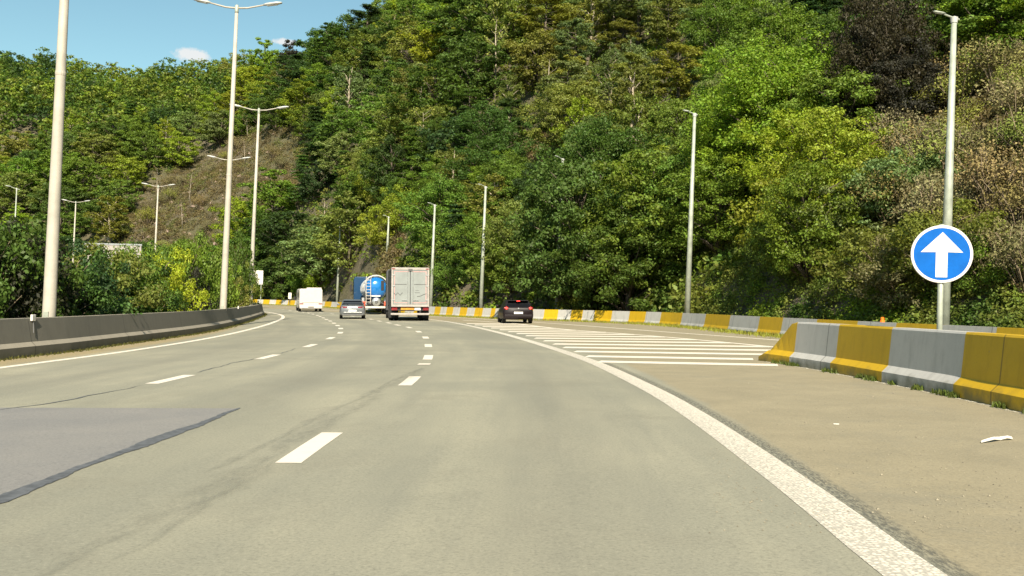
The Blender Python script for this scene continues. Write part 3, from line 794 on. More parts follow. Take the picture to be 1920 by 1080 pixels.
def car(name, label, x, y, th, L, W, body, roofh, belt, stern, prof, glass, wheels, tail, lit, deck):
    """prof: lower-body stations (y, half width, z bottom, z top); glass: greenhouse corners (y at belt rear, y roof rear, y roof front, y belt front)"""
    t = place(name, x, y, th, label, 'car')
    b = MB(); R = []
    for (yy, hw, zb, zt, crown) in prof:
        r = [(-hw*.86, zb), (-hw*.985, zb+.08), (-hw, zb+.24), (-hw*.985, zt-.22), (-hw*.93, zt-.06), (-hw*.80, zt), (-hw*.3, zt+crown), (hw*.3, zt+crown), (hw*.80, zt), (hw*.93, zt-.06), (hw*.985, zt-.22), (hw, zb+.24), (hw*.985, zb+.08), (hw*.86, zb)]
        R.append([(p[0], yy, p[1]) for p in r])
    b.rings(R); bd = b.build('body', body, t, smooth=True)
    m = bd.modifiers.new('b', 'BEVEL'); m.width = 0.03; m.segments = 2; m.angle_limit = 0.7
    hw = W/2
    a0, a1, a2, a3 = glass
    b = MB(); z0 = belt-0.05; z1 = roofh
    def ring(z, ya, yb, w): return [(-w, ya, z), (w, ya, z), (w, yb, z), (-w, yb, z)]
    b.rings([ring(z0, a0, a3, hw*.90), ring(z0+(z1-z0)*.55, a0+(a1-a0)*.6, a3+(a2-a3)*.6, hw*.82), ring(z1-.05, a1-.02, a2+.05, hw*.72), ring(z1, a1+.1, a2-.08, hw*.64)])
    b.build('cabin', body, t, bevel=0.04)
    def side(z, s, tt): # x of the cabin skin at fraction tt
        return s*(hw*.90+(hw*.72-hw*.90)*tt)
    # rear window, windscreen, side windows set proud of the cabin skin
    def rw(f, yy0, yy1): return yy0+(yy1-yy0)*f
    zf = lambda f: z0+(z1-.05-z0)*f
    def xr(f): return hw*(.90+(.82-.90)*min(1, f/.55)) if f < .55 else hw*(.82+(.72-.82)*(f-.55)/.45)
    def yrear(f): return a0+(a1-a0)*.6*(f/.55) if f < .55 else a0+(a1-a0)*.6+((a1-.02)-(a0+(a1-a0)*.6))*(f-.55)/.45
    def yfront(f): return a3+(a2-a3)*.6*(f/.55) if f < .55 else a3+(a2-a3)*.6+((a2+.05)-(a3+(a2-a3)*.6))*(f-.55)/.45
    fs = (.14, .55, .9)
    b = MB(); b.rings([[(-xr(f)*.92, yrear(f)-.02, zf(f)+.015), (xr(f)*.92, yrear(f)-.02, zf(f)+.015)] for f in fs], cap=False, closed=False); b.build('rear_window', 'glass', t)
    b = MB(); b.rings([[(xr(f)*.90, yfront(f)+.012, zf(f)), (-xr(f)*.90, yfront(f)+.012, zf(f))] for f in fs], cap=False, closed=False); b.build('windscreen', 'glass', t)
    for s in (-1, 1):
        b = MB(); pr = [[(s*(xr(f)+.012), yrear(f)+.22, zf(f)), (s*(xr(f)+.012), (a1+a2)/2-.05, zf(f))][::s] for f in fs]; b.rings(pr, cap=False, closed=False)
        b.build('side_window', 'glass', t)
        b = MB(); pr = [[(s*(xr(f)+.012), (a1+a2)/2+.05, zf(f)), (s*(xr(f)+.012), yfront(f)-.2, zf(f))][::s] for f in fs]; b.rings(pr, cap=False, closed=False)
        b.build('side_window', 'glass', t)
        b = MB(); b.box(s*(hw+.10)-.09, s*(hw+.10)+.09, a3-.25, a3-.15, belt+.02, belt+.16); b.build('wing_mirror', body, t, bevel=0.03)
    for (wy, wr) in wheels:
        for s in (-1, 1): wheel(t, s*(hw-.01), wy, wr, .2, s)
    return t
# silver coupe-like hatchback
p = G(661, 598.2)
t = car('silver_car', 'silver sloping-back car with dark rear window beside the blue tanker', p.x, p.y, 0.172, 4.6, 1.78, 'silver', 1.40, 0.93, 0,
        [(0.0, .74, .36, .80, .01), (.06, .83, .27, .93, .01), (.35, .89, .24, .99, .01), (1.1, .90, .22, .97, .0), (2.4, .90, .22, .95, .0), (3.3, .90, .22, .92, .03), (4.1, .87, .24, .82, .05), (4.5, .75, .30, .66, .03), (4.6, .62, .36, .56, .0)],
        (.30, 1.25, 2.3, 3.25), [(.85, .33), (3.75, .33)], None, False, True)
b = MB()
for s in (-1, 1):
    b = MB(); b.rings([[(s*x, y, z) for x, y, z in q][::s] for q in ([(.86, .12, .80), (.86, .12, .88)], [(.60, -.012, .78), (.60, -.002, .90)], [(.34, -.014, .80), (.34, -.004, .88)])], cap=False, closed=False)
    b.build('tail_light', 'taillight', t)
b = MB(); panel(b, (0, .60), .52, .12, -.004); b.build('number_plate', 'plate', t)
b = MB(); b.box(-.72, .72, -.05, .06, .25, .34); b.build('rear_diffuser', 'greytrim', t, bevel=.02)
b = MB(); b.box(-.62, .62, -.055, -.0, .44, .50); b.build('bumper_trim', 'alu', t, bevel=.01)
b = MB(); b.lathe((0, -.012, .80), (0, 1, 0), [(0, .04), (.01, .045)], 16); b.build('badge', 'alu', t)
b = MB(); b.box(-.6, .6, .02, .2, .985, 1.01); b.build('lip_spoiler', 'silver', t, bevel=.01)
t.scale = (.93, 1, .89)
# black hatchback with lit brake lights
p = G(972, 606.8)
t = car('black_car', 'black hatchback with lit red brake lights beside the striped barrier', p.x, p.y, 0.10, 4.2, 1.74, 'blackcar', 1.45, 0.98, 0,
        [(0.0, .78, .34, .92, .0), (.05, .85, .26, 1.0, .0), (.3, .87, .24, 1.02, .0), (1.1, .88, .22, 1.0, .0), (2.4, .88, .22, .98, .0), (3.1, .87, .22, .95, .03), (3.8, .84, .24, .86, .05), (4.15, .72, .30, .70, .03), (4.2, .62, .36, .60, .0)],
        (.08, .42, 2.1, 2.95), [(.72, .32), (3.35, .32)], None, True, False)
for s in (-1, 1):
    b = MB(); b.box(s*.70-.13, s*.70+.13, -.03, .05, .88, 1.02); l = b.build('tail_light', 'taillight', t, bevel=.03)
    b = MB(); b.lathe((s*.68, -.045, .95), (0, 1, 0), [(0, .065), (.02, .07)], 14); b.build('brake_lamp', 'brakelight', l)
b = MB(); b.lathe((0, -.03, .93), (0, 1, 0), [(0, .05), (.02, .055)], 4); b.build('badge', 'alu', t)
b = MB(); panel(b, (0, .66), .50, .12, -.012); b.build('number_plate', 'plate', t)
b = MB(); b.box(-.80, .80, -.05, .10, .34, .56); b.build('rear_bumper', 'blackcar', t, bevel=.04)
b = MB(); b.box(-.58, .58, .10, .42, 1.405, 1.44); b.build('roof_spoiler', 'blackcar', t, bevel=.015)
b = MB(); b.box(-.10, .10, .08, .10, 1.37, 1.40); b.build('high_brake_light', 'brakelight', t)
b = MB(); b.tube([(-.1, .22, 1.05), (.35, .20, 1.07)], .01, 5); b.build('rear_wiper', 'rubber', t)

t.scale = (.97, 1, .89)
# box lorry
d = ray(769, 600); D = 57.0; p = Vector((d[0]*D/d[1], D))
t = place('box_lorry', p.x, p.y, 0.158, 'grey box lorry with pale double rear doors in the middle lane', 'lorry')
W = 1.10; z0, z1 = 0.92, 3.18; LL = 7.2
b = MB(); b.box(-W, W, .04, LL, z0, z1); b.build('cargo_box', 'curtain', t, bevel=.02)
b = MB(); b.box(-W-.01, W+.01, .0, LL+.02, z1-.02, z1+.06); b.build('roof_rail', 'box_frame', t, bevel=.02)
b = MB()
b.box(-W-.02, -W+.09, -.06, .09, z0-.06, z1+.05); b.box(W-.09, W+.02, -.06, .09, z0-.06, z1+.05)
b.box(-W+.09, W-.09, -.06, .09, z1-.09, z1+.05); b.box(-W+.09, W-.09, -.06, .09, z0-.06, z0+.08)
fr = b.build('rear_frame', 'box_frame', t, bevel=.012)
for s in (-1, 1):
    b = MB(); b.box(min(s*.02, s*(W-.10)), max(s*.02, s*(W-.10)), -.03, .02, z0+.09, z1-.10); dr = b.build('rear_door', 'door_panel', t, bevel=.01)
    b = MB(); x0, x1, za, zb = .10, W-.16, z0+.17, z1-.18
    for q in ((x0, x1, za, za+.025), (x0, x1, zb-.025, zb), (x1-.025, x1, za+.025, zb-.025)):
        b.box(min(s*q[0], s*q[1]), max(s*q[0], s*q[1]), -.036, -.030, q[2], q[3])
    b.build('contour_tape', 'red_tape', dr)
    b = MB(); b.tube([(s*.16, -.06, z0+.12), (s*.16, -.06, z1-.14)], .018, 8); b.build('lock_bar', 'alu', dr)
    b = MB(); b.box(min(s*.16, s*.50), max(s*.16, s*.50), -.085, -.062, z0+.32, z0+.36); b.build('handle', 'alu', dr)
    b = MB(); b.box(min(s*.22, s*(W-.17)), max(s*.22, s*(W-.17)), -.040, -.030, 2.20, 2.235); b.build('trim_strip', 'greytrim', dr)
    for zz in (z0+.35, z0+1.2, z1-.4):
        b = MB(); b.box(min(s*(W-.18), s*(W-.02)), max(s*(W-.18), s*(W-.02)), -.075, -.055, zz-.03, zz+.03); b.build('hinge', 'alu', dr)
    if s < 0:
        b = MB(); b.tube([(-.98, -.036, 1.72), (-.86, -.036, 1.56), (-.74, -.036, 1.72), (-.60, -.036, 1.56), (-.46, -.036, 1.72)], .016, 5); b.build('zigzag_emblem', 'greytrim', dr)
    else:
        b = MB(); b.tube([(.40, -.036, 1.48), (.60, -.036, 1.52), (.80, -.036, 1.62), (.95, -.036, 1.66)], .016, 5); b.box(.26, .56, -.036, -.030, 1.70, 1.73); b.box(.30, .52, -.036, -.030, 1.84, 1.86); b.build('swoosh_emblem', 'greytrim', dr)
b = MB(); b.box(-.12, .12, -.09, -.03, z1-.14, z1-.02); b.build('door_latch', 'greytrim', t)
for s in (-1, 1):
    b = MB(); b.box(s*1.0-.1, s*1.0+.1, -.068, -.058, z1-.05, z1); b.build('marker_lamp', 'taillight', t)
b = MB(); b.box(-.42, .42, .3, LL+1.6, .62, .88); b.build('chassis', 'chassis', t)
b = MB(); b.box(-1.12, 1.12, .1, .5, .62, .92); b.build('rear_crossmember', 'chassis', t, bevel=.02)
b = MB(); b.box(-.55, .22, .06, .09, .68, .84); b.build('marker_board', 'marker_yellow', t)
b = MB(); b.box(.26, .62, .05, .09, .66, .86); b.build('number_plate', 'plate', t)
for s in (-1, 1):
    b = MB(); b.box(s*.93-.17, s*.93+.17, .02, .10, .64, .82); l = b.build('tail_light', 'taillight', t, bevel=.02)
    b = MB(); b.box(s*1.02-.24, s*1.02+.16, 1.0, 1.03, .18, .70); b.build('mudflap', 'rubber', t)
b = MB(); b.box(-1.15, 1.15, -.02, .08, .36, .48); b.build('underrun_bumper', 'box_frame', t, bevel=.02)
for s in (-1, 1):
    b = MB(); b.box(s*.6-.04, s*.6+.04, .06, .3, .40, .64); b.build('bumper_bracket', 'chassis', t)
    for dx in (0, .30): wheel(t, s*(1.20-dx), 1.7, .48, .27, s)
    wheel(t, s*1.2, LL+.9, .48, .28, s)
    b = MB(); b.box(s*1.08-.03, s*1.08+.03, 2.6, LL-.3, .45, .85); b.build('side_guard', 'greytrim', t)
b = MB(); b.rings([[(-1.2, y, .55), (1.2, y, .55), (1.2, y, zt-.15), (1.1, y, zt), (-1.1, y, zt), (-1.2, y, zt-.15)] for y, zt in ((LL+.25, 3.35), (LL+1.2, 3.3), (LL+1.9, 2.9), (LL+2.2, 1.7), (LL+2.3, 1.3))]); b.build('cab', 'curtain', t, bevel=.03)
for s in (-1, 1):
    b = MB(); b.box(s*1.42-.10, s*1.42+.10, LL+1.8, LL+1.92, 1.9, 2.6); mr = b.build('wing_mirror', 'chassis', t, bevel=.03)
    b = MB(); b.tube([(s*1.15, LL+1.8, 2.5), (s*1.4, LL+1.86, 2.5)], .03, 6); b.build('mirror_arm', 'chassis', mr)
    b = MB(); b.box(s*1.2, s*1.212, LL+.9, LL+1.7, 1.7, 2.5) if s > 0 else b.box(-1.212, -1.2, LL+.9, LL+1.7, 1.7, 2.5); b.build('cab_window', 'glass', t)

t.scale = (1.0, 1, .98)
# blue tanker
d = ray(703, 589); D = 77.0; p = Vector((d[0]*D/d[1], D))
t = place('tanker_lorry', p.x, p.y, 0.205, 'blue tanker lorry with a domed rear and white ladder beyond the silver car', 'tanker lorry')
rt_ = 0.88; zc = 2.12; TL = 9.5
b = MB(); b.lathe((.10, .35, zc), (0, 1, 0), [(-.40, .02), (-.385, .25), (-.33, .5), (-.22, .70), (-.05, .84), (.05, rt_), (.1, rt_), (TL, rt_), (TL+.2, .7), (TL+.3, .02)], 40)
tk = b.build('tank', 'tank_blue', t, smooth=True)
for yy in (.48, 2.6, 5, 7.4):
    b = MB(); b.lathe((.10, yy, zc), (0, 1, 0), [(0, rt_+.03), (.08, rt_+.03)], 36); b.build('tank_band', 'alu', tk)
b = MB(); arc = [(.10+1.06*math.cos(a), .30, 2.02+1.12*math.sin(a)) for a in [PI*i/16 for i in range(17)]]
b.tube(arc, .055, 8); b.build('rear_hoop', 'whitebody', t, smooth=True)
b = MB()
b.box(-.3, .5, .4, TL, zc+rt_+.0, zc+rt_+.05); b.build('walkway', 'alu', t)
for yy in (1.8, 4.6, 7.2):
    b = MB(); b.lathe((.1, yy, zc+rt_+.03), (0, 0, 1), [(0, .26), (.14, .26), (.18, .2)], 16); b.build('hatch', 'alu', t)
b = MB()
for x in (-.72, -.36): b.tube([(x, -.14, .85), (x, -.16, 2.75), (x+.05, .1, 3.05)], .028, 8)
for i in range(8): b.tube([(-.72, -.15, 1.0+i*.25), (-.36, -.15, 1.0+i*.25)], .022, 6)
b.build('ladder', 'whitebody', t)
b = MB(); b.lathe((.1, -.22, 1.02), (0, 1, 0), [(0, .02), (.02, .30), (.14, .36), (.3, .36)], 24); b.build('outlet_cover', 'alu', t, smooth=True)
b = MB(); b.lathe((.1, -.27, 1.02), (0, 1, 0), [(0, .12), (.05, .14)], 16); b.tube([(-.2, -.2, 1.02), (-.52, -.1, .86), (-.52, .1, .78)], .05, 8); b.tube([(.4, -.2, 1.02), (.65, -.1, .86), (.7, .1, .78)], .05, 8); b.build('valve', 'greytrim', t)
for s in (-1, 1):
    b = MB(); b.box(s*.93-.22, s*.93+.22, -.08, .2, .70, 1.05); cb = b.build('lamp_cluster_box', 'red_panel', t, bevel=.02)
    b = MB(); b.lathe((s*.93, -.09, .88), (0, 1, 0), [(-.02, .08), (.01, .09)], 14); b.build('tail_light', 'brakelight' if False else 'taillight', cb)
    b = MB(); b.rings([[(s*1.2, y, z), (s*.82, y, z)][::s] for y, z in [(1.1+1.0*math.cos(a)*.62+.2, .55+.62*math.sin(a)) for a in [PI*i/8 for i in range(9)]]], cap=False, closed=False); b.build('mudguard', 'chassis', t)
    for yy in (1.3, 2.6, 3.9): wheel(t, s*1.2, yy, .5, .36, s)
    wheel(t, s*1.2, TL+.4, .5, .36, s); wheel(t, s*1.2, TL+3.6, .5, .3, s)
    b = MB(); b.box(s*.9-.1, s*.9+.1, .9, 1.2, 1.0, 1.35); b.build('fender_bracket', 'alu', t)
b = MB(); b.box(-1.18, 1.18, -.12, .02, .50, .66); b.build('rear_bumper', 'whitebody', t, bevel=.02)
b = MB(); b.box(-1.16, 1.16, .02, .3, .64, .74); b.build('rear_beam', 'chassis', t)
b = MB(); b.box(-.26, .26, -.125, -.122, .53, .63); b.build('number_plate', 'plate', t)
b = MB(); b.box(-.30, .42, -.13, -.10, 1.44, 1.54); b.build('name_plate', 'sign_white', t)
b = MB(); b.box(-.45, .45, .3, TL+3, .75, 1.1); b.build('chassis', 'chassis', t)
b = MB(); b.rings([[(-1.22, y, .6), (1.22, y, .6), (1.22, y, zt-.2), (1.1, y, zt), (-1.1, y, zt), (-1.22, y, zt-.2)] for y, zt in ((TL+1.6, 3.25), (TL+3.2, 3.2), (TL+3.9, 2.8), (TL+4.1, 1.8))]); b.build('cab', 'navy', t, bevel=.04)
for s in (-1, 1):
    b = MB(); b.box(s*1.222-.01, s*1.222+.01, TL+2.3, TL+3.4, 1.8, 2.6); b.build('cab_window', 'glass', t)
    b = MB(); b.box(s*1.42-.09, s*1.42+.09, TL+3.5, TL+3.6, 1.9, 2.6); b.build('wing_mirror', 'chassis', t, bevel=.03)

# motorhome
d = ray(583, 583.5); D = 87.0; p = Vector((d[0]*D/d[1], D))
t = place('motorhome', p.x, p.y, 0.272, 'white motorhome seen from behind in the left lane near the bend', 'motorhome')
W = 1.0
b = MB(); b.rings([[(-W+.03, y, zb), (W-.03, y, zb), (W, y, zb+.1), (W, y, zt-.12), (W-.10, y, zt), (-W+.10, y, zt), (-W, y, zt-.12), (-W, y, zb+.1)] for y, zb, zt in ((0, .42, 2.36), (.06, .38, 2.46), (3.5, .36, 2.48), (4.6, .36, 2.46), (5.0, .42, 2.0))])
bd = b.build('body', 'whitebody', t, bevel=.05)
b = MB(); b.rings([[(-.95, y, .40), (.95, y, .40), (.96, y, zt-.3), (.8, y, zt), (-.8, y, zt), (-.96, y, zt-.3)] for y, zt in ((4.7, 2.1), (5.2, 2.0), (5.9, 1.25), (6.6, 1.05), (6.8, .8))]); b.build('cab', 'whitebody', t, bevel=.05)
b = MB(); b.box(-.35, .95, .35, 1.2, 2.44, 2.58); b.build('roof_vent', 'whitebody', t, bevel=.03)
b = MB(); b.box(-W-.012, -W, .7, 1.5, 1.55, 2.05); b.build('side_window', 'glass', t)
b = MB(); b.box(-W-.012, -W, 2.3, 3.1, 1.55, 2.05); b.build('side_window', 'glass', t)
b = MB(); b.box(-.99, .99, -.09, .10, .34, .66); b.build('rear_bumper', 'whitebody', t, bevel=.05)
b = MB(); b.box(-.80, .80, -.018, -.0, .98, 1.0); b.build('rear_trim', 'greytrim', t)
for s in (-1, 1):
    b = MB(); b.box(s*.82-.16, s*.82+.16, -.03, .02, .80, .90); b.build('tail_light', 'taillight', t, bevel=.015)
    wheel(t, s*1.02, 1.5, .34, .22, s); wheel(t, s*.98, 5.9, .34, .22, s)
    b = MB(); b.box(s*1.15-.08, s*1.15+.08, 5.3, 5.4, 1.25, 1.6); b.build('wing_mirror', 'chassis', t, bevel=.02)
b = MB(); panel(b, (0, .50), .5, .12, -.092); b.build('number_plate', 'greytrim', t)
b = MB(); b.box(-.8, .8, .1, .4, .25, .36); b.build('underbody', 'chassis', t)

t.scale = (1.02, 1, .85)
# white trailer and dark car on the opposite carriageway, seen over and through the hedge
D = 47.0; d = ray(216, 459); kk = D/d[1]; x = d[0]*kk
th = 0.35
t = place('white_trailer', x, D, th, 'white lorry trailer showing only its top edge above the hedge', 'trailer')
zt = H+d[2]*kk-gz(x, D)
b = MB(); b.box(-1.3, 1.3, 0, 11, 1.15, zt); b.build('trailer_body', 'box_frame', t, bevel=.03)
b = MB(); b.box(-1.32, 1.32, -.02, 11.02, zt-.02, zt+.06); b.build('roof_rail', 'alu', t)
b = MB(); b.box(-.5, .5, .2, 10.5, .8, 1.14); b.build('chassis', 'chassis', t)
for s in (-1, 1):
    for yy in (6.0, 7.3, 8.6): wheel(t, s*1.25, yy, .5, .36, s)
t.rotation_euler[2] = 0.40
d = ray(30, 582); D = 36.0; kk = D/d[1]
t = car('dark_car', 'dark car on the opposite carriageway glimpsed through the bottom of the hedge', d[0]*kk, D, 0.05+PI, 4.3, 1.76, 'navy', 1.45, 0.98, 0,
        [(0.0, .78, .34, .92, .0), (.05, .85, .26, 1.0, .0), (.3, .87, .24, 1.02, .0), (1.1, .88, .22, 1.0, .0), (2.4, .88, .22, .98, .0), (3.1, .87, .22, .95, .03), (3.8, .84, .24, .86, .05), (4.15, .72, .30, .70, .03), (4.2, .62, .36, .60, .0)],
        (.08, .5, 2.1, 2.95), [(.72, .32), (3.35, .32)], None, True, False)
for s in (-1, 1):
    b = MB(); b.box(s*.62-.14, s*.62+.14, 4.08, 4.18, .62, .74); b.build('headlight', 'lamp_glass', t, bevel=.02)
SKY_STRENGTH = 0.105; SUN_E = 4.8; EXPO = 1.0; CLOUD = (4.4, 4.3, 4.2); HAZE = 0.0
# ------------------------------------------------------------------ vegetation
def unit(v): return v/np.maximum(1e-9, np.linalg.norm(v, axis=1, keepdims=True))
def leaf_arrays(c, nrm, size, aspect=0.6, rng=RNG):
    n = len(c); r = unit(rng.normal(size=(n, 3))); a = unit(np.cross(nrm, r)); b_ = np.cross(nrm, a)
    L = size[:, None]*0.5; W = L*aspect
    sag = nrm*L*0.25
    v = np.stack([c-a*L-sag, c+b_*W, c+a*L-sag, c-b_*W], axis=1).reshape(-1, 3)
    return v
def leaf_mesh(name, v, mat):
    n = len(v)//4; me = bpy.data.meshes.new(name)
    me.vertices.add(4*n); me.vertices.foreach_set('co', v.astype(np.float32).ravel())
    me.loops.add(4*n); me.loops.foreach_set('vertex_index', np.arange(4*n, dtype=np.int32))
    me.polygons.add(n); me.polygons.foreach_set('loop_start', np.arange(0, 4*n, 4, dtype=np.int32))
    me.polygons.foreach_set('loop_total', np.full(n, 4, dtype=np.int32))
    me.update(calc_edges=True); me.materials.append(M[mat]); return me
def clump_cloud(cs, rads, n_per, leaf, flat=0.6, up=0.45, rnd=0.42, rng=RNG):
    C = np.repeat(np.array(cs), n_per, axis=0); Rr = np.repeat(np.array(rads), n_per)
    d = unit(rng.normal(size=(len(C), 3))); rr = rng.random(len(C))**0.42
    off = d*(Rr*rr)[:, None]; off[:, 2] *= flat
    p = C+off
    nrm = unit(d*0.75+np.array([0, 0, up])+rng.normal(size=(len(C), 3))*rnd)
    size = leaf*(0.65+0.7*rng.random(len(C)))
    return leaf_arrays(p, nrm, size)
def mk(name, me):
    o = bpy.data.objects.new(name, me); return o
PROTO = {}
def finish(kind, trunk_b, leaves, bark='bark', leafmat='leaf', name='broadleaf_tree', foli='crown', stem='trunk'):
    me = bpy.data.meshes.new(stem); me.from_pydata([tuple(p) for p in trunk_b.v], [], trunk_b.f); me.materials.append(M[bark])
    me.polygons.foreach_set('use_smooth', [True]*len(me.polygons))
    PROTO.setdefault(kind, []).append((name, me, leaf_mesh(foli, leaves, leafmat), stem, foli))
def broadleaf(kind, Ht, R, z0, nb, nc, nl, leaf, seed, spread=0.34, name='broadleaf_tree', bark='bark', flat=0.6, stem='trunk', foli='crown', rnd=0.42):
    rg = random.Random(seed); rn = np.random.default_rng(seed)
    b = MB(); zc = (z0+Ht)/2+0.1*Ht; hz = (Ht-z0)/2
    lean = Vector((rg.uniform(-.06, .06)*Ht, rg.uniform(-.06, .06)*Ht, 0))
    r0 = Ht*0.022
    b.tube([(0, 0, -1.0), lean*.3+Vector((0, 0, Ht*.3)), lean+Vector((0, 0, Ht*.62)), lean*1.2+Vector((0, 0, Ht*.85))], [r0*1.25, r0, r0*.6, r0*.2], 7)
    cs, rads = [], []
    for i in range(nb):
        a = i*2.399+rg.uniform(-.3, .3); f = 1-2*(i+.5)/nb          # golden spiral over the crown
        f = max(-0.75, f); rr = math.sqrt(max(0, 1-f*f))
        k = rg.uniform(.62, 1.0)
        e = Vector((math.cos(a)*rr*R*k, math.sin(a)*rr*R*k, zc-0.1*Ht+f*hz*rg.uniform(.75, 1.02)))
        s = lean*.6+Vector((0, 0, max(z0*.6, e.z-abs(e.xy.length)*.7-.3)))
        s.z = min(s.z, Ht*.7)
        m_ = s.lerp(e, .55)+Vector((0, 0, R*.08))
        b.tube([s, m_, e], [r0*.42, r0*.28, r0*.08], 5)
        br = R*spread*rg.uniform(.8, 1.25)
        for j in range(nc):
            o = Vector((rg.gauss(0, 1), rg.gauss(0, 1), rg.gauss(0, .55)))*br*.62
            cs.append(tuple(e+o)); rads.append(br*rg.uniform(.38, .72))
    # a few inner clumps close the heart of the crown
    for j in range(nb//2):
        cs.append((rg.gauss(0, .3)*R, rg.gauss(0, .3)*R, zc-0.1*Ht+rg.uniform(-.6, .6)*hz)); rads.append(R*.33)
    L = clump_cloud(cs, rads, max(8, int(nl/len(cs))), leaf, flat=flat, rng=rn, rnd=rnd)
    L[:, 2] = np.maximum(L[:, 2], 0.02)
    finish(kind, b, L, bark, 'leaf', name, foli, stem)
def conifer(kind, Ht, R, nl, leaf, seed, pine=False):
    rg = random.Random(seed); rn = np.random.default_rng(seed); b = MB(); r0 = Ht*.018
    b.tube([(0, 0, -1), (0, 0, Ht*.5), (rg.uniform(-.1, .1), 0, Ht*.98)], [r0*1.3, r0*.8, r0*.1], 7)
    cs, rads = [], []
    zlo = Ht*(.42 if pine else .10); nz = 9 if pine else 15
    for i in range(nz):
        z = zlo+(Ht*.97-zlo)*i/(nz-1); q = (z-zlo)/(Ht-zlo)
        rr = R*((1-q)**.8*.92+.06) if not pine else R*(.55+.5*math.sin(PI*min(1, q*.9+.1)))*(1 if q < .85 else .6)
        nb = rg.randint(5, 7) if not pine else rg.randint(3, 5)
        for k in range(nb):
            a = rg.uniform(0, 2*PI); l = rr*rg.uniform(.7, 1.1)
            e = Vector((math.cos(a)*l, math.sin(a)*l, z-(l*.28 if not pine else -l*.15)))
            b.tube([(0, 0, z), e], [r0*.35, r0*.08], 4)
            m = 4 if not pine else 5
            for j in range(1, m+1):
                f = j/m if not pine else rg.uniform(.55, 1.1)
                p = Vector((0, 0, z)).lerp(e, f)+Vector((rg.gauss(0, .1)*R, rg.gauss(0, .1)*R, rg.gauss(0, .03)*R))
                cs.append(tuple(p)); rads.append((.20 if not pine else .26)*R*rg.uniform(.8, 1.2))
    L = clump_cloud(cs, rads, max(8, int(nl/len(cs))), leaf, flat=.38, up=.9, rnd=.3, rng=rn)
    finish(kind, b, L, 'bark', 'leaf', 'pine_tree' if pine else 'spruce_tree')
def dryshrub(kind, Ht, seed, nl=2600):
    rg = random.Random(seed); rn = np.random.default_rng(seed); b = MB(); cs = []; rads = []
    for i in range(22):
        a = rg.uniform(0, 2*PI); l = rg.uniform(.3, 1.0)*Ht*.6
        e = Vector((math.cos(a)*l, math.sin(a)*l, Ht*rg.uniform(.5, 1.05)))
        m_ = e*.5+Vector((rg.gauss(0, .08), rg.gauss(0, .08), .1*Ht))
        b.tube([(0, 0, -.2), m_, e], [.022, .015, .005], 4)
        for k in range(3):
            e2 = m_.lerp(e, rg.random())+Vector((rg.gauss(0, .22), rg.gauss(0, .22), rg.uniform(.05, .35)))*Ht*.5
            b.tube([m_.lerp(e, .4), e2], [.010, .004], 3); cs.append(tuple(e2)); rads.append(.22*Ht)
    L = clump_cloud(cs, rads, max(3, nl//len(cs)), .045*Ht, flat=.7, rng=rn, rnd=.8)
    finish(kind, b, L, 'twig', 'dryleaf', 'dry_shrub', 'foliage', 'stems')
def sapling(kind, Ht, seed):
    rg = random.Random(seed); rn = np.random.default_rng(seed); b = MB(); cs = []; rads = []
    lx = rg.uniform(-.12, .12)*Ht
    b.tube([(0, 0, -.5), (lx*.3, 0, Ht*.4), (lx, 0.1, Ht*.8), (lx*1.2, 0, Ht)], [.075, .06, .035, .01], 6)
    for i in range(14):
        z = Ht*rg.uniform(.4, .97); a = rg.uniform(0, 2*PI); l = Ht*.18*rg.uniform(.4, 1)
        s = Vector((lx*z/Ht, 0, z)); e = s+Vector((math.cos(a)*l, math.sin(a)*l, l*.8))
        b.tube([s, e], [.018, .005], 4); cs.append(tuple(e)); rads.append(.3)
    L = clump_cloud(cs, rads, 26, .15, flat=.8, rng=rn, rnd=.8)
    finish(kind, b, L, 'birch', 'dryleaf', 'bare_sapling', 'crown', 'trunk')
for s in range(4): broadleaf('near', 9.0, 3.7, .6, 36, 5, 25000, .205, 20+s)
for s in range(4): broadleaf('mid', 9.0, 3.6, .8, 28, 4, 10500, .30, 40+s)
for s in range(2): broadleaf('hero', 11.0, 5.2, .6, 56, 6, 52000, .21, 60+s)
for s in range(2): broadleaf('birch', 10.0, 2.2, 2.0, 24, 4, 7000, .24, 70+s, .36, 'birch_tree', 'birch', .9, rnd=.7)
for s in range(2): conifer('spruce', 11.0, 2.7, 9000, .26, 80+s)
for s in range(2): conifer('pine', 11.0, 2.9, 8000, .28, 90+s, True)
for s in range(3): broadleaf('shrub', 3.0, 1.9, .05, 20, 4, 11500, .125, 100+s, .40, 'shrub', 'twig', .75, 'stems', 'foliage')
for s in range(2): dryshrub('dry', 1.7, 120+s)
for s in range(2): sapling('sapling', 6.0, 130+s)

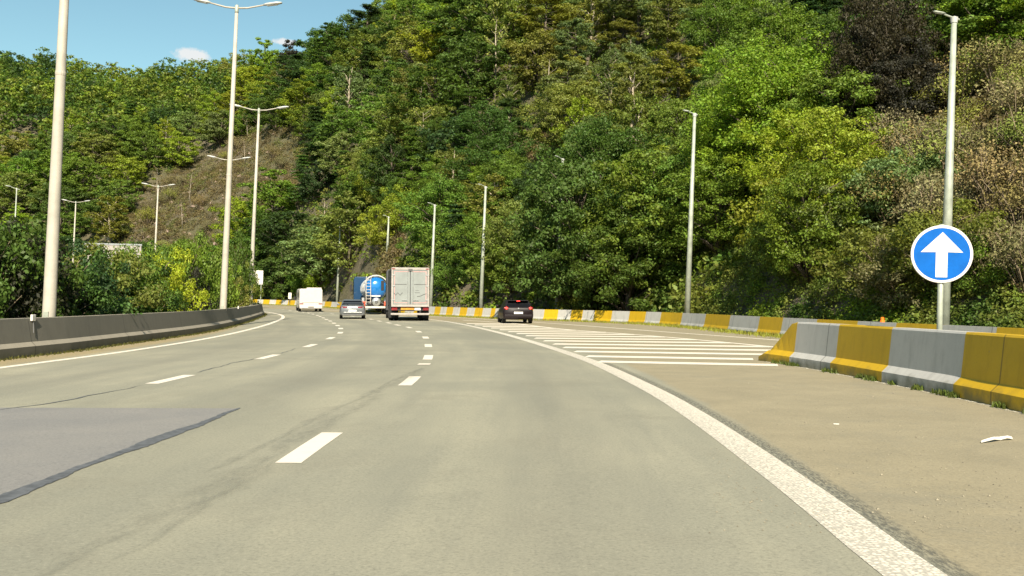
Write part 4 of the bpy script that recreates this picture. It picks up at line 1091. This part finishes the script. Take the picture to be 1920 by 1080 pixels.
TREES = []   # (root, kind, colour word, x, y, height)
PAL = {'dark green': (.082, .138, .028), 'mid green': (.142, .215, .034), 'bright green': (.235, .315, .034), 'yellow-green': (.250, .300, .034), 'lime': (.36, .40, .03),
       'olive': (.190, .215, .046), 'grey-green': (.165, .215, .075), 'copper-brown': (.044, .043, .030), 'brown': (.195, .165, .078), 'deep green': (.048, .088, .028)}
used_first = {}
def plant(kind, x, y, h, colour, var=None, wide=1.0, rz=None, z=None, jitter=0.18):
    lst = PROTO[kind]; vi = (random.randrange(len(lst)) if var is None else var) % len(lst)
    name, tm, cm, stem, foli = lst[vi]
    base = {'near': 9.0, 'mid': 9.0, 'hero': 11.0, 'birch': 10.0, 'spruce': 11.0, 'pine': 11.0, 'shrub': 3.0, 'dry': 1.7, 'sapling': 6.0}[kind]
    s = h/base
    r = bpy.data.objects.new(name, None); COL.objects.link(r)
    r.location = (x, y, (terr(x, y)-0.15) if z is None else z)
    r.rotation_euler = (random.uniform(-.05, .05), random.uniform(-.05, .05), random.uniform(0, 2*PI) if rz is None else rz)
    r.scale = (s*wide, s*wide, s)
    t = bpy.data.objects.new(stem, tm); COL.objects.link(t); t.parent = r
    c = bpy.data.objects.new(foli, cm); COL.objects.link(c); c.parent = r
    b0 = PAL[colour]; j = 1+random.uniform(-jitter, jitter); k = 1+random.uniform(-.12, .12)
    c.color = (b0[0]*j*k, b0[1]*j, b0[2]*j*random.uniform(.8, 1.2), 1)
    TREES.append([r, kind, colour, x, y, h]); return r
def at_top(px, py_top, D):
    d = ray(px, py_top); k = D/d[1]; x = d[0]*k; return x, D, H+d[2]*k-terr(x, D)+0.15
# bare patches of the slope, in bearing / elevation seen from the road
def inpoly(p, poly):
    r = False
    for (x1, y1), (x2, y2) in zip(poly, poly[1:]+poly[:1]):
        if (y1 > p[1]) != (y2 > p[1]) and p[0] < (x2-x1)*(p[1]-y1)/(y2-y1)+x1: r = not r
    return r
BARE = [[(200, 420), (300, 335), (400, 285), (480, 250), (555, 235), (585, 290), (560, 350), (500, 390), (440, 440), (380, 500), (250, 500)],
        [(1700, 150), (1800, 120), (1990, 120), (1990, 560), (1800, 540), (1640, 430), (1560, 380), (1640, 300), (1720, 280)],
        [(720, 430), (760, 430), (750, 520), (705, 520)], [(1010, 250), (1060, 240), (1040, 330), (960, 330), (880, 420), (850, 400)]]
def bare(x, y, h=0):
    p = P((x, y, terr(x, y)+h)); return any(inpoly(p, q) for q in BARE)
# --- trees one can single out in the photograph
HERO = [('hero', 1478, 88, 55, 'bright green', 1.15, 'bright yellow-green spreading broadleaf tree, the most sunlit crown on the slope'),
        ('hero', 1405, 185, 57, 'bright green', .9, None),
        ('hero', 1660, -5, 50, 'copper-brown', .72, 'dark copper-brown tree high on the slope right of the most sunlit crown'),
        ('near', 1690, 95, 49, 'copper-brown', .8, None),
        ('near', 1850, -5, 50, 'mid green', 1.25, None), ('near', 1930, 0, 49, 'bright green', 1.25, None), ('near', 1790, -70, 55, 'deep green', 1.25, None), ('near', 1735, 30, 53, 'deep green', 1.2, None),
        ('near', 1560, 335, 44, 'yellow-green', .9, None),
        ('hero', 1130, 235, 68, 'dark green', .95, None), ('near', 1210, 300, 60, 'mid green', 1.0, None), ('near', 1290, 290, 60, 'mid green', 1.05, None), ('near', 1075, 320, 70, 'dark green', .9, None),
        ('near', 1180, 390, 59, 'dark green', 1.0, None), ('near', 1348, 365, 55, 'mid green', 1.0, None),
        ('near', 1084, 300, 62.5, 'dark green', .85, None), ('near', 1010, 330, 78, 'deep green', 1.0, None), ('near', 975, 350, 80, 'mid green', 1.0, None), ('near', 1035, 400, 74, 'deep green', 1.0, None),
        ('birch', 925, 330, 80, 'olive', 1.3, None), ('near', 905, 400, 77, 'mid green', .9, None),
        ('pine', 880, 225, 112, 'dark green', 1.1, None), ('pine', 960, 215, 104, 'deep green', 1.3, None), ('spruce', 820, 270, 120, 'deep green', 1.2, None), ('spruce', 870, 300, 108, 'deep green', 1.2, None),
        ('mid', 502, 82, 245, 'bright green', 1.0, 'pale green round-crowned tree standing on the skyline right of the tall lamp post'),
        ('mid', 545, 82, 240, 'copper-brown', .8, 'small reddish-brown tree on the skyline beside the pale green round one'),
        ('mid', 590, 64, 235, 'dark green', .8, None), ('mid', 655, 30, 225, 'dark green', .9, None), ('mid', 700, 25, 222, 'mid green', .9, None), ('mid', 452, 104, 262, 'olive', .9, None),
        ('mid', 740, -5, 220, 'mid green', 1.0, None), ('mid', 625, 52, 230, 'mid green', .9, None), ('mid', 420, 108, 275, 'mid green', .9, None)]
placed = []
for k, px, py, D, colr, wd, lab in HERO:
    x, y, h = at_top(px, py, D)
    if h > 15: h = 15
    if h < 5: h = 5+random.random()
    r = plant(k, x, y, h, colr, wide=wd*(1.0 if h > 8 else 1.15), jitter=.06)
    if lab: r['label'] = lab
    placed.append((x, y, 3.0))
def ok(x, y, m):
    return all((x-a)**2+(y-c)**2 > ((m+e)*.5)**2*1.0 for a, c, e in placed)
def species(px, py, x, y):
    v = math.sin(x*.045+1.2)*math.cos(y*.038-.6)+.5*math.sin(x*.11-y*.07); r = random.random()
    if 930 < px < 1330 and py < 330:       # open pine and larch wood
        return random.choice([('pine', 'grey-green'), ('birch', 'grey-green'), ('pine', 'olive'), ('mid', 'olive'), ('birch', 'olive')])
    if r < .10: return ('birch', random.choice(['olive', 'grey-green', 'yellow-green']))
    if r < .17+(.1 if v < -.5 else 0): return (random.choice(['spruce', 'pine']), random.choice(['deep green', 'dark green']))
    if v > .45: return ('mid', random.choice(['bright green', 'yellow-green', 'mid green', 'olive']))
    if v < -.5: return ('mid', random.choice(['dark green', 'dark green', 'mid green', 'deep green']))
    return ('mid', random.choice(['mid green', 'mid green', 'dark green', 'olive', 'bright green', 'grey-green']))
POSTS = [(1285, 58), (1295, 58), (1278, 49), (1290, 49), (1298, 49), (1755, 28), (1770, 28), (811, 79), (727, 103), (634, 115)]
def hides(x, y, r):
    p = P((x, y, 1))[0]; return any(y < pd and abs(p-q) < r*F/y+3 for q, pd in POSTS)
cand = []
for it in range(26000):
    px = random.uniform(-90, 2010); a = px2a(px)
    D = math.sqrt(random.uniform(40**2, 345**2)); x, y = D*math.sin(a), D*math.cos(a)
    if hill(x, y) < 0.3: continue
    q = P((x, y, terr(x, y)))
    if q[1] < -15 or q[1] > 640: continue
    near = D < 112
    m = 4.0 if near else (5.2 if D < 190 else 6.0)
    if bare(x, y, 1.0) or bare(x, y, 3.5) or (px > 1560 and bare(x, y, 6.5)): continue
    if not ok(x, y, m): continue
    if 1000 < px < 1062 and D < 72: continue
    if px > 1580 and D < 88: continue
    if hides(x, y, 4.0): continue
    placed.append((x, y, m)); cand.append((D, x, y, q))
cand.sort()
n_ind = 0; far_list = []
for D, x, y, q in cand:
    k, colr = species(q[0], q[1], x, y)
    h = (random.uniform(5.4, 7.8) if D < 112 else random.uniform(6.5, 10.0))*(1.15 if k in ('spruce', 'pine', 'birch') else 1)
    if D < 70: h *= .85
    if n_ind < 268:
        if k == 'mid' and D < 100: k = 'near'
        plant(k, x, y, h, colr, wide=random.uniform(.9, 1.15)*(1.28 if D > 112 else 1.05)); n_ind += 1
    else: far_list.append((x, y, h))
print('trees individual', n_ind+len(HERO), 'far', len(far_list))
# the far-off wood beyond them reads as one mass
rn = np.random.default_rng(5); base = []
for nm, tm, cm, st_, fo in PROTO['mid']:
    a = np.empty(len(cm.vertices)*3, np.float32); cm.vertices.foreach_get('co', a); a = a.reshape(-1, 4, 3); base.append(a[rn.permutation(len(a))[:1500]])
allv = []
for x, y, h in far_list:
    v = base[random.randrange(len(base))].copy(); c = v.mean(axis=1, keepdims=True); v = c+(v-c)*1.9
    a = random.uniform(0, 2*PI); ca, sa = math.cos(a), math.sin(a); s = h/9.0*1.12
    X = v[..., 0]*ca-v[..., 1]*sa; Y = v[..., 0]*sa+v[..., 1]*ca
    v = np.stack([X*s*1.05+x, Y*s*1.05+y, v[..., 2]*s+terr(x, y)-.2], axis=-1); allv.append(v.reshape(-1, 3))
def mat_farleaf(name, stops, scale):
    m = mat_leaf(name); nt = m.node_tree
    oi = [n for n in nt.nodes if n.type == 'OBJECT_INFO'][0]; tgt = [l.to_socket for l in oi.outputs['Color'].links]
    c = ramp(nt, noise(nt, pos(nt), scale, 2, 0.5), stops)
    for t_ in tgt: nt.links.new(c, t_)
    return m
M['farleaf'] = mat_farleaf('distant_leaves', [(.34, PAL['deep green']), (.45, PAL['dark green']), (.52, PAL['mid green']), (.58, PAL['olive']), (.66, PAL['bright green'])], .11)
M['underleaf'] = mat_farleaf('undergrowth_leaves', [(.36, PAL['dark green']), (.48, PAL['olive']), (.58, PAL['mid green']), (.68, PAL['bright green'])], .30)
M['brush'] = mat_farleaf('dry_brush_leaves', [(.34, (.12, .095, .055)), (.48, (.200, .158, .082)), (.58, (.165, .155, .065)), (.70, (.12, .145, .04))], .35)
if allv:
    o = bpy.data.objects.new('distant_forest', leaf_mesh('distant_forest', np.concatenate(allv), 'farleaf')); COL.objects.link(o)
    tag(o, 'far-off mass of mixed green wood covering the distant ridge left of the lamp posts', 'forest', kind='stuff')
print('A')
# undergrowth and dry brush on the soil
def scatter(name, n, test, mat, leaf, rad, per, label, seed, flat=.6, Dm=235, D0=38):
    rg = random.Random(seed); cs = []; rads = []; t = 0
    while len(cs) < n and t < n*30:
        t += 1
        a = px2a(rg.uniform(-60, 1990)); D = D0+(Dm-D0)*rg.random()**1.25; x, y = D*math.sin(a), D*math.cos(a)
        if hill(x, y) <= 0.02 or not test(x, y): continue
        z = terr(x, y); q = P((x, y, z))
        if q[1] < -30: continue
        s = (1 if D < 110 else 1.5); cs.append((x, y, z+rad*.25*(1 if D > 45 else .6))); rads.append(rad*s*rg.uniform(.6, 1.3))
    L = clump_cloud(cs, rads, per, leaf, flat=flat, rng=np.random.default_rng(seed), rnd=.6)
    o = bpy.data.objects.new(name, leaf_mesh(name, L, mat)); COL.objects.link(o); return tag(o, label, 'undergrowth', kind='stuff')
scatter('undergrowth', 5200, lambda x, y: not bare(x, y), 'underleaf', .34, .95, 48, 'low green undergrowth covering the soil between the trees on the slope', 3, .6, 235, 52)
scatter('bank_undergrowth', 1500, lambda x, y: not bare(x, y), 'underleaf', .11, .55, 110, 'fine low greenery on the nearest bank just behind the striped barrier', 31, .7, 62, 22)
scatter('dry_brush', 3600, lambda x, y: bare(x, y) and x > 0, 'brush', .085, .50, 150, 'tan dry scrub covering the open slope right of the copper tree', 14, .9, 95, 22)
scatter('dry_brush', 6500, lambda x, y: bare(x, y), 'brush', .24, .60, 44, 'low brown dry brush on the bare slope behind the small lamp posts', 4, .8)
print('B')
# rocks showing in the bare slope
b = MB(); rg = random.Random(9); n = 0
M['rock'] = plain('pinkish_rock', (.27, .20, .16), .95, dirt=.3, scale=2)
tries = 0
while n < 160 and tries < 20000:
    tries += 1
    a = px2a(rg.uniform(180, 600)); D = rg.uniform(120, 235); x, y = D*math.sin(a), D*math.cos(a)
    if not bare(x, y): continue
    s = rg.uniform(.2, .6); z = terr(x, y); k = len(b.v)
    vs = [Vector((rg.gauss(0, 1), rg.gauss(0, 1), rg.gauss(0, .7))).normalized() for _ in range(3)]
    for i in range(6):
        aa = i*PI/3; b.v.append(Vector((x+s*math.cos(aa)*rg.uniform(.6, 1.1), y+s*math.sin(aa)*rg.uniform(.6, 1.1), z-.1)))
    for i in range(4):
        aa = i*PI/2+.4; b.v.append(Vector((x+s*.6*math.cos(aa)*rg.uniform(.5, 1.1), y+s*.6*math.sin(aa)*rg.uniform(.5, 1.1), z+s*rg.uniform(.4, .9))))
    for f in ((0, 1, 6), (1, 7, 6), (1, 2, 7), (2, 3, 7), (3, 8, 7), (3, 4, 8), (4, 5, 8), (5, 9, 8), (5, 0, 9), (0, 6, 9), (6, 7, 8, 9)): b.face([k+i for i in f])
    n += 1
tag(b.build('rock_outcrops', 'rock'), 'scattered pinkish rocks breaking through the bare brown slope', 'rocks', kind='stuff')
print('C')
# dry shrubs and saplings in the bare patches
n = 0; pl = []
tries = 0
while n < 100 and tries < 6000:
    tries += 1
    i = 0 if n < 30 else 1
    poly = BARE[i]; px, py = random.uniform(min(p[0] for p in poly), min(1930, max(p[0] for p in poly))), random.uniform(min(p[1] for p in poly), max(p[1] for p in poly))
    D = random.uniform(130, 225) if i == 0 else random.uniform(27, 80); a = px2a(px); x, y = D*math.sin(a), D*math.cos(a)
    if hill(x, y) < .2 or not bare(x, y) or any((x-u)**2+(y-v)**2 < 3 for u, v in pl): continue
    pl.append((x, y)); n += 1
    if random.random() < (.03 if i else .12): plant('sapling', x, y, random.uniform(4, 6.5), random.choice(['olive', 'brown']))
    else: plant('dry', x, y, random.uniform(1.6, 3.0)*(1.2 if i == 0 else 1), random.choice(['brown', 'brown', 'olive']))
print('D')
# shrubs along the foot of the slope, just behind the striped barrier
d = 8.0
while d < 195:
    p = far_c.at(d); t = far_c.tan(d); nn = Vector((t.y, -t.x)); off = random.uniform(3.2, 6.4); q = p+nn*off
    pxx = P((q.x, q.y, 0))[0] if q.y > 5 else 9999
    D = q.length
    if -50 < pxx < 1985 and not (1012 < pxx < 1052) and not hides(q.x, q.y, 3.0):
        colr = random.choice(['mid green', 'dark green', 'olive', 'mid green', 'bright green', 'yellow-green', 'grey-green'])
        if pxx > 1540: colr = random.choice(['olive', 'yellow-green', 'grey-green', 'olive', 'brown', 'mid green'])
        plant('shrub', q.x, q.y, random.uniform(2.2, 4.4)*(1.0 if D < 80 else 1.15)*(.72 if pxx > 1540 else 1), colr, wide=random.uniform(.85, 1.2))
    d += random.uniform(2.0, 3.1)*(1.0 if d < 70 else 1.35)*(.6 if pxx > 1540 and d > 16 else 1)
# second row of big bushes and small trees close behind
d = 14.0
while d < 150:
    p = far_c.at(d); t = far_c.tan(d); nn = Vector((t.y, -t.x)); q = p+nn*random.uniform(8.2, 10.5)
    pxx = P((q.x, q.y, 0))[0] if q.y > 5 else 9999
    if -50 < pxx < 1985 and not (1000 < pxx < 1060) and not hides(q.x, q.y, 4.4) and not 1610 < pxx:
        plant('near', q.x, q.y, random.uniform(4.4, 6.4), random.choice(['mid green', 'olive', 'dark green', 'olive', 'bright green']), wide=random.uniform(.95, 1.3))
    d += random.uniform(3.8, 5.5)
# pale bare stems showing between the crowns
n = 0; tries = 0
while n < 8 and tries < 4000:
    tries += 1
    px = random.uniform(470, 1330); D = random.uniform(85, 205); a = px2a(px); x, y = D*math.sin(a), D*math.cos(a)
    if hill(x, y) < 3: continue
    q = P((x, y, terr(x, y)))
    if 60 < q[1] < 520 and not any((x-u)**2+(y-w_)**2 < 60 for u, w_ in pl): pl.append((x, y)); plant('sapling', x, y-1.5, random.uniform(8, 11), 'olive'); n += 1
# hedge in the median, in front of the opposite carriageway
HEDGE = [(-25, 395, 21.5, 'dark green', 1.0), (22, 428, 22.3, 'copper-brown', .9), (62, 470, 22.4, 'dark green', 1.0), (98, 500, 24.5, 'deep green', 1.1), (148, 462, 25.5, 'deep green', .75), (182, 466, 26.5, 'olive', 1.0), (222, 458, 28, 'dark green', 1.0),
         (254, 466, 30.5, 'mid green', .7), (309, 474, 29.5, 'lime', .8), (345, 505, 36, 'copper-brown', .7), (352, 440, 37, 'mid green', .8), (384, 445, 39, 'mid green', .9), (402, 470, 41, 'bright green', .7), (424, 505, 44, 'olive', .8), (440, 440, 47.5, 'dark green', .7), (452, 495, 52, 'olive', .8), (448, 476, 58, 'olive', .8), (455, 528, 64, 'dark green', .6)]
def clear(x, y): return min((Vector((x, y))-q).length for q in left_c.p)
for px, py, D, colr, wd in HEDGE:
    x, y, h = at_top(px, py+8, D); R_ = 1.9*h/3*wd*min(1.0, 2.3/h)*1.12
    for _ in range(60):
        if clear(x, y) > 1.15+R_*1.0 and x < left_c.at(0).x: break
        D += .3; x, y, h = at_top(px, py+8, D)
    r = plant('shrub', x, y, h, colr, wide=wd*min(1.0, 2.3/h)*1.12, jitter=.05); TREES[-1][1] = 'hedge'
# more trees on the far side of the opposite carriageway
dd = 22.0
while dd < 150:
    q = inw(left_c, dd, 22+random.uniform(0, 7)); 
    if q.y > 20:
        pxx = P((q.x, q.y, 0))[0]
        if -150 < pxx < 430: plant('near', q.x, q.y, random.uniform(3.5, 6.0), random.choice(['mid green', 'olive', 'dark green']), wide=1.1)
    dd += random.uniform(4, 6)

# ---- labels: colour, kind, height on the slope and what it stands over; ordinals where several share all of that
COLS = [(95, 'left of the thickest lamp post'), (180, 'right of the thickest lamp post'), (300, 'above the white trailer'), (420, 'left of the tall lamp post'), (500, 'by the tall lamp post'),
        (545, 'above the bend'), (620, 'above the motorhome'), (690, 'above the silver car'), (730, 'above the blue tanker'), (815, 'above the box lorry'), (925, 'between lorry and black car'), (1000, 'above the black car'),
        (1110, 'right of the black car'), (1250, 'left of the lone lamp post'), (1345, 'by the lone lamp post'), (1440, 'right of the lone lamp post'), (1540, 'above the barrier wedge'), (1650, 'above the orange reflector'),
        (1745, 'left of the arrow sign'), (1830, 'behind the arrow sign'), (9999, 'right of the arrow sign')]
KN = {'near': 'broadleaf tree', 'mid': 'broadleaf tree', 'hero': 'large broadleaf tree', 'birch': 'slender tree', 'spruce': 'conifer', 'pine': 'pine', 'shrub': 'shrub', 'dry': 'dry bush', 'sapling': 'thin bare-stemmed sapling', 'hedge': 'hedge bush'}
GR = {'shrub': 'shrubs along the foot of the slope', 'dry': 'dry bushes on the bare patches', 'sapling': 'saplings on the bare patches', 'hedge': 'bushes of the median hedge'}
def hband(x, y, kind, py):
    if kind == 'hedge': return 'in the median'
    hz = hill(x, y); D = math.hypot(x, y)
    if kind == 'shrub': return 'at barrier'
    if hz < 3.5: return 'at the slope foot'
    if py < 60: return 'at frame top'
    if py < 150: return 'high up'
    if py < 260: return 'upper slope'
    if py < 370: return 'mid slope'
    return 'low slope'
groups = {}
for rec in TREES:
    r, kind, colr, x, y, h = rec
    cx, cy = P((x, y, terr(x, y)+h*.6)); col_ = next(w for lim, w in COLS if cx < lim)
    r['category'] = 'bush' if kind in ('shrub', 'dry', 'hedge') else 'tree'
    r['group'] = GR.get(kind, 'trees on the wooded slope')
    if 'label' in r: continue
    groups.setdefault((colr, KN[kind], hband(x, y, kind, cy), col_), []).append((cx, cy, r))
ORD = ['leftmost', 'second', 'third', 'fourth', 'fifth', 'sixth', 'seventh', 'eighth', 'ninth', 'tenth', 'eleventh', 'twelfth', 'thirteenth']
seenlab = set()
for (colr, kn, hb, cw), lst in groups.items():
    lst.sort(key=lambda q: q[0])
    for i, (cx, cy, r) in enumerate(lst):
        if len(lst) == 1: L = '%s %s %s %s' % (colr, kn, hb, cw)
        else: L = '%s %s %s %s, %s from left' % (colr, kn, hb, cw, 'first' if i == 0 else ORD[i])
        w = L.split()
        if len(w) > 16: L = ' '.join(w[:16])
        r['label'] = L

# grass at the foot of the barriers, weeds, litter, pebbles
def blades(name, spots, label, colr, mat='leaf'):
    C = np.array(spots); n = len(C); rn = np.random.default_rng(len(spots))
    a = rn.random(n)*2*PI; hh = C[:, 3]; w = 0.012+0.01*rn.random(n); side = np.stack([np.cos(a), np.sin(a), 0*a], 1); ln = np.stack([rn.normal(size=n)*.3, rn.normal(size=n)*.3, np.ones(n)], 1)
    p = C[:, :3]; v = np.stack([p-side*w[:, None], p+side*w[:, None], p+ln*hh[:, None]+side*w[:, None]*.2, p+ln*hh[:, None]-side*w[:, None]*.2], 1).reshape(-1, 3)
    o = bpy.data.objects.new(name, leaf_mesh(name, v, mat)); COL.objects.link(o); o.color = (*colr, 1); return tag(o, label, 'grass', kind='stuff')
sp = []
for i in range(15000):
    d = random.uniform(14, 175); p = far_c.at(d); t = far_c.tan(d); nn = Vector((-t.y, t.x)); q = p+nn*abs(random.gauss(0, .35))
    sp.append((q.x, q.y, gz(q.x, q.y), random.uniform(.04, .16)))
blades('verge_grass', sp, 'yellow-green grass strip along the road side of the long striped barrier', (.26, .27, .045))
sp = []
for d0 in [random.uniform(.5, 16) for _ in range(26)]+[5.3, 5.35, 7.0, 7.9, 8.0, 8.05, 10]:
    for i in range(34):
        d = d0+random.gauss(0, .07); p = near_c.at(d); t = near_c.tan(d); nn = Vector((t.y, -t.x)); q = p+nn*abs(random.gauss(0, .035)); sp.append((q.x, q.y, gz(q.x, q.y), random.uniform(.02, .09)))
blades('weeds', sp, 'small green weed tufts growing at the base of the near striped barrier', (.10, .13, .03))
sp = []
for i in range(5000):
    d = random.uniform(8, 92); p = left_c.at(d); t = left_c.tan(d); nn = Vector((t.y, -t.x)); q = p+nn*abs(random.gauss(0, .10)); sp.append((q.x, q.y, gz(q.x, q.y), random.uniform(.02, .07)))
blades('verge_weeds', sp, 'thin line of low weeds along the foot of the dark median barrier', (.10, .10, .03))
b = MB()
M['grit'] = plain('grit', (.25, .22, .16), .95, dirt=.4, scale=30)
for i in range(1500):
    if i < 900: px, py = random.uniform(1330, 1915), random.uniform(715, 1000); q = G(px, py)
    else: d = random.uniform(0.2, 16); p = near_c.at(d); t = near_c.tan(d); nn = Vector((t.y, -t.x)); o_ = p+nn*abs(random.gauss(.03, .06)); q = Vector((o_.x, o_.y, gz(o_.x, o_.y)))
    s = random.uniform(.002, .006)*(1.8 if random.random() < .06 else 1); k = len(b.v)
    for dx, dy, dz in ((-1, -.7, 0), (1, -.8, 0), (.9, .9, 0), (-.8, .8, 0), (0.1, 0, 1.1)): b.v.append(q+Vector((dx*s, dy*s, dz*s+.002)))
    for f in ((0, 1, 4), (1, 2, 4), (2, 3, 4), (3, 0, 4)): b.face([k+j for j in f])
tag(b.build('gravel', 'grit'), 'fine pebbles and grit lying on the tan shoulder', 'gravel', kind='stuff')
b = MB()
pts = [G(1840, 831), G(1862, 829), G(1874, 825), G(1888, 826), G(1897, 824)]
k = len(b.v)
for i, p in enumerate(pts):
    for s in (-1, 1): b.v.append(p+Vector((0.01*s, (.016+.012*((i*7) % 3))*s, .006+.02*(i % 2)+(.012 if s > 0 else 0))))
for i in range(len(pts)-1): b.face((k+2*i, k+2*i+1, k+2*i+3, k+2*i+2))
o = b.build('plastic_scrap', 'litter'); m = o.modifiers.new('s', 'SOLIDIFY'); m.thickness = .006
tag(o, 'crumpled strip of white plastic litter on the hard shoulder', 'litter')
b = MB(); p = G(1568, 796); b.box(p.x-.03, p.x+.03, p.y-.007, p.y+.007, p.z+.001, p.z+.009)
tag(b.build('wood_splinter', 'litter', bevel=.004), 'tiny pale splinter on the hard shoulder left of the plastic litter', 'litter')

# ------------------------------------------------------------------ sky, sun, camera
SUN_EL, SUN_AZ = math.radians(39), math.radians(4)   # sun behind the camera, to the right: direction (sin, -cos)
wd = bpy.data.worlds.new('World'); SC.world = wd; wd.use_nodes = True
nt = wd.node_tree; bg = nt.nodes['Background']
sky = nt.nodes.new('ShaderNodeTexSky'); sky.sky_type = 'NISHITA'; sky.sun_disc = False
sky.sun_elevation = SUN_EL; sky.sun_rotation = PI-SUN_AZ; sky.air_density = 1.0; sky.dust_density = 0.3; sky.ozone_density = 1.5; sky.altitude = 100
tc = nt.nodes.new('ShaderNodeTexCoord')
col = mixc(nt, 1.0, sky.outputs[0], (.65, .765, .625), 'MULTIPLY')
for (px, py, wx, wz) in ((362, 104, .020, .0075), (532, 79, .013, .0035)):
    d = ray(px, py); d = d/np.linalg.norm(d)
    s = nt.nodes.new('ShaderNodeVectorMath'); s.operation = 'SUBTRACT'; nt.links.new(tc.outputs['Generated'], s.inputs[0]); s.inputs[1].default_value = tuple(d)
    q = nt.nodes.new('ShaderNodeVectorMath'); q.operation = 'MULTIPLY'; nt.links.new(s.outputs[0], q.inputs[0]); q.inputs[1].default_value = (1/wx, 1/wx, 1/wz)
    l = nt.nodes.new('ShaderNodeVectorMath'); l.operation = 'LENGTH'; nt.links.new(q.outputs[0], l.inputs[0])
    nz = noise(nt, tc.outputs['Generated'], 62, 5, .7)
    f = mth(nt, 'SUBTRACT', mth(nt, 'ADD', 0.12, mth(nt, 'MULTIPLY', nz, 1.9)), l.outputs['Value'])
    col = mixc(nt, ramp(nt, f, [(0.05, 0.0), (0.55, 0.85)]), col, CLOUD)
nt.links.new(col, bg.inputs[0]); bg.inputs[1].default_value = SKY_STRENGTH
if HAZE:
    hz = MB(); hz.box(-1700, 1700, -1700, 1700, -70, 200)
    m, nt2, bb = newmat('thin_haze'); nt2.nodes.remove(bb)
    pv = nt2.nodes.new('ShaderNodeVolumePrincipled'); pv.inputs['Density'].default_value = HAZE; pv.inputs['Color'].default_value = (.93, .95, .96, 1); pv.inputs['Anisotropy'].default_value = .2
    nt2.links.new(pv.outputs[0], nt2.nodes['Material Output'].inputs['Volume'])
    tag(hz.build('haze', m), 'thin summer haze in the valley air', None, kind='stuff')
sun = bpy.data.lights.new('sun', 'SUN'); sun.energy = SUN_E; sun.angle = math.radians(.53); sun.color = (1.0, .90, .72)
so = bpy.data.objects.new('sun', sun); COL.objects.link(so)
dv = Vector((math.sin(SUN_AZ)*math.cos(SUN_EL), -math.cos(SUN_AZ)*math.cos(SUN_EL), math.sin(SUN_EL)))
so.rotation_euler = dv.to_track_quat('Z', 'Y').to_euler(); so.location = dv*50
cam = bpy.data.cameras.new('camera'); cam.sensor_width = 36; cam.lens = F/1920*36; cam.clip_end = 6000; cam.clip_start = .1
co = bpy.data.objects.new('camera', cam); COL.objects.link(co)
mt = Matrix(((CR[0], CU[0], -fw[0], 0), (CR[1], CU[1], -fw[1], 0), (CR[2], CU[2], -fw[2], H), (0, 0, 0, 1)))
co.matrix_world = mt; SC.camera = co
SC.view_settings.view_transform = 'Standard'; SC.view_settings.look = 'None'; SC.view_settings.exposure = EXPO; SC.view_settings.gamma = 1
SC.cycles.max_bounces = 6; SC.cycles.diffuse_bounces = 4; SC.cycles.transmission_bounces = 3; SC.cycles.glossy_bounces = 2; SC.cycles.use_denoising = True
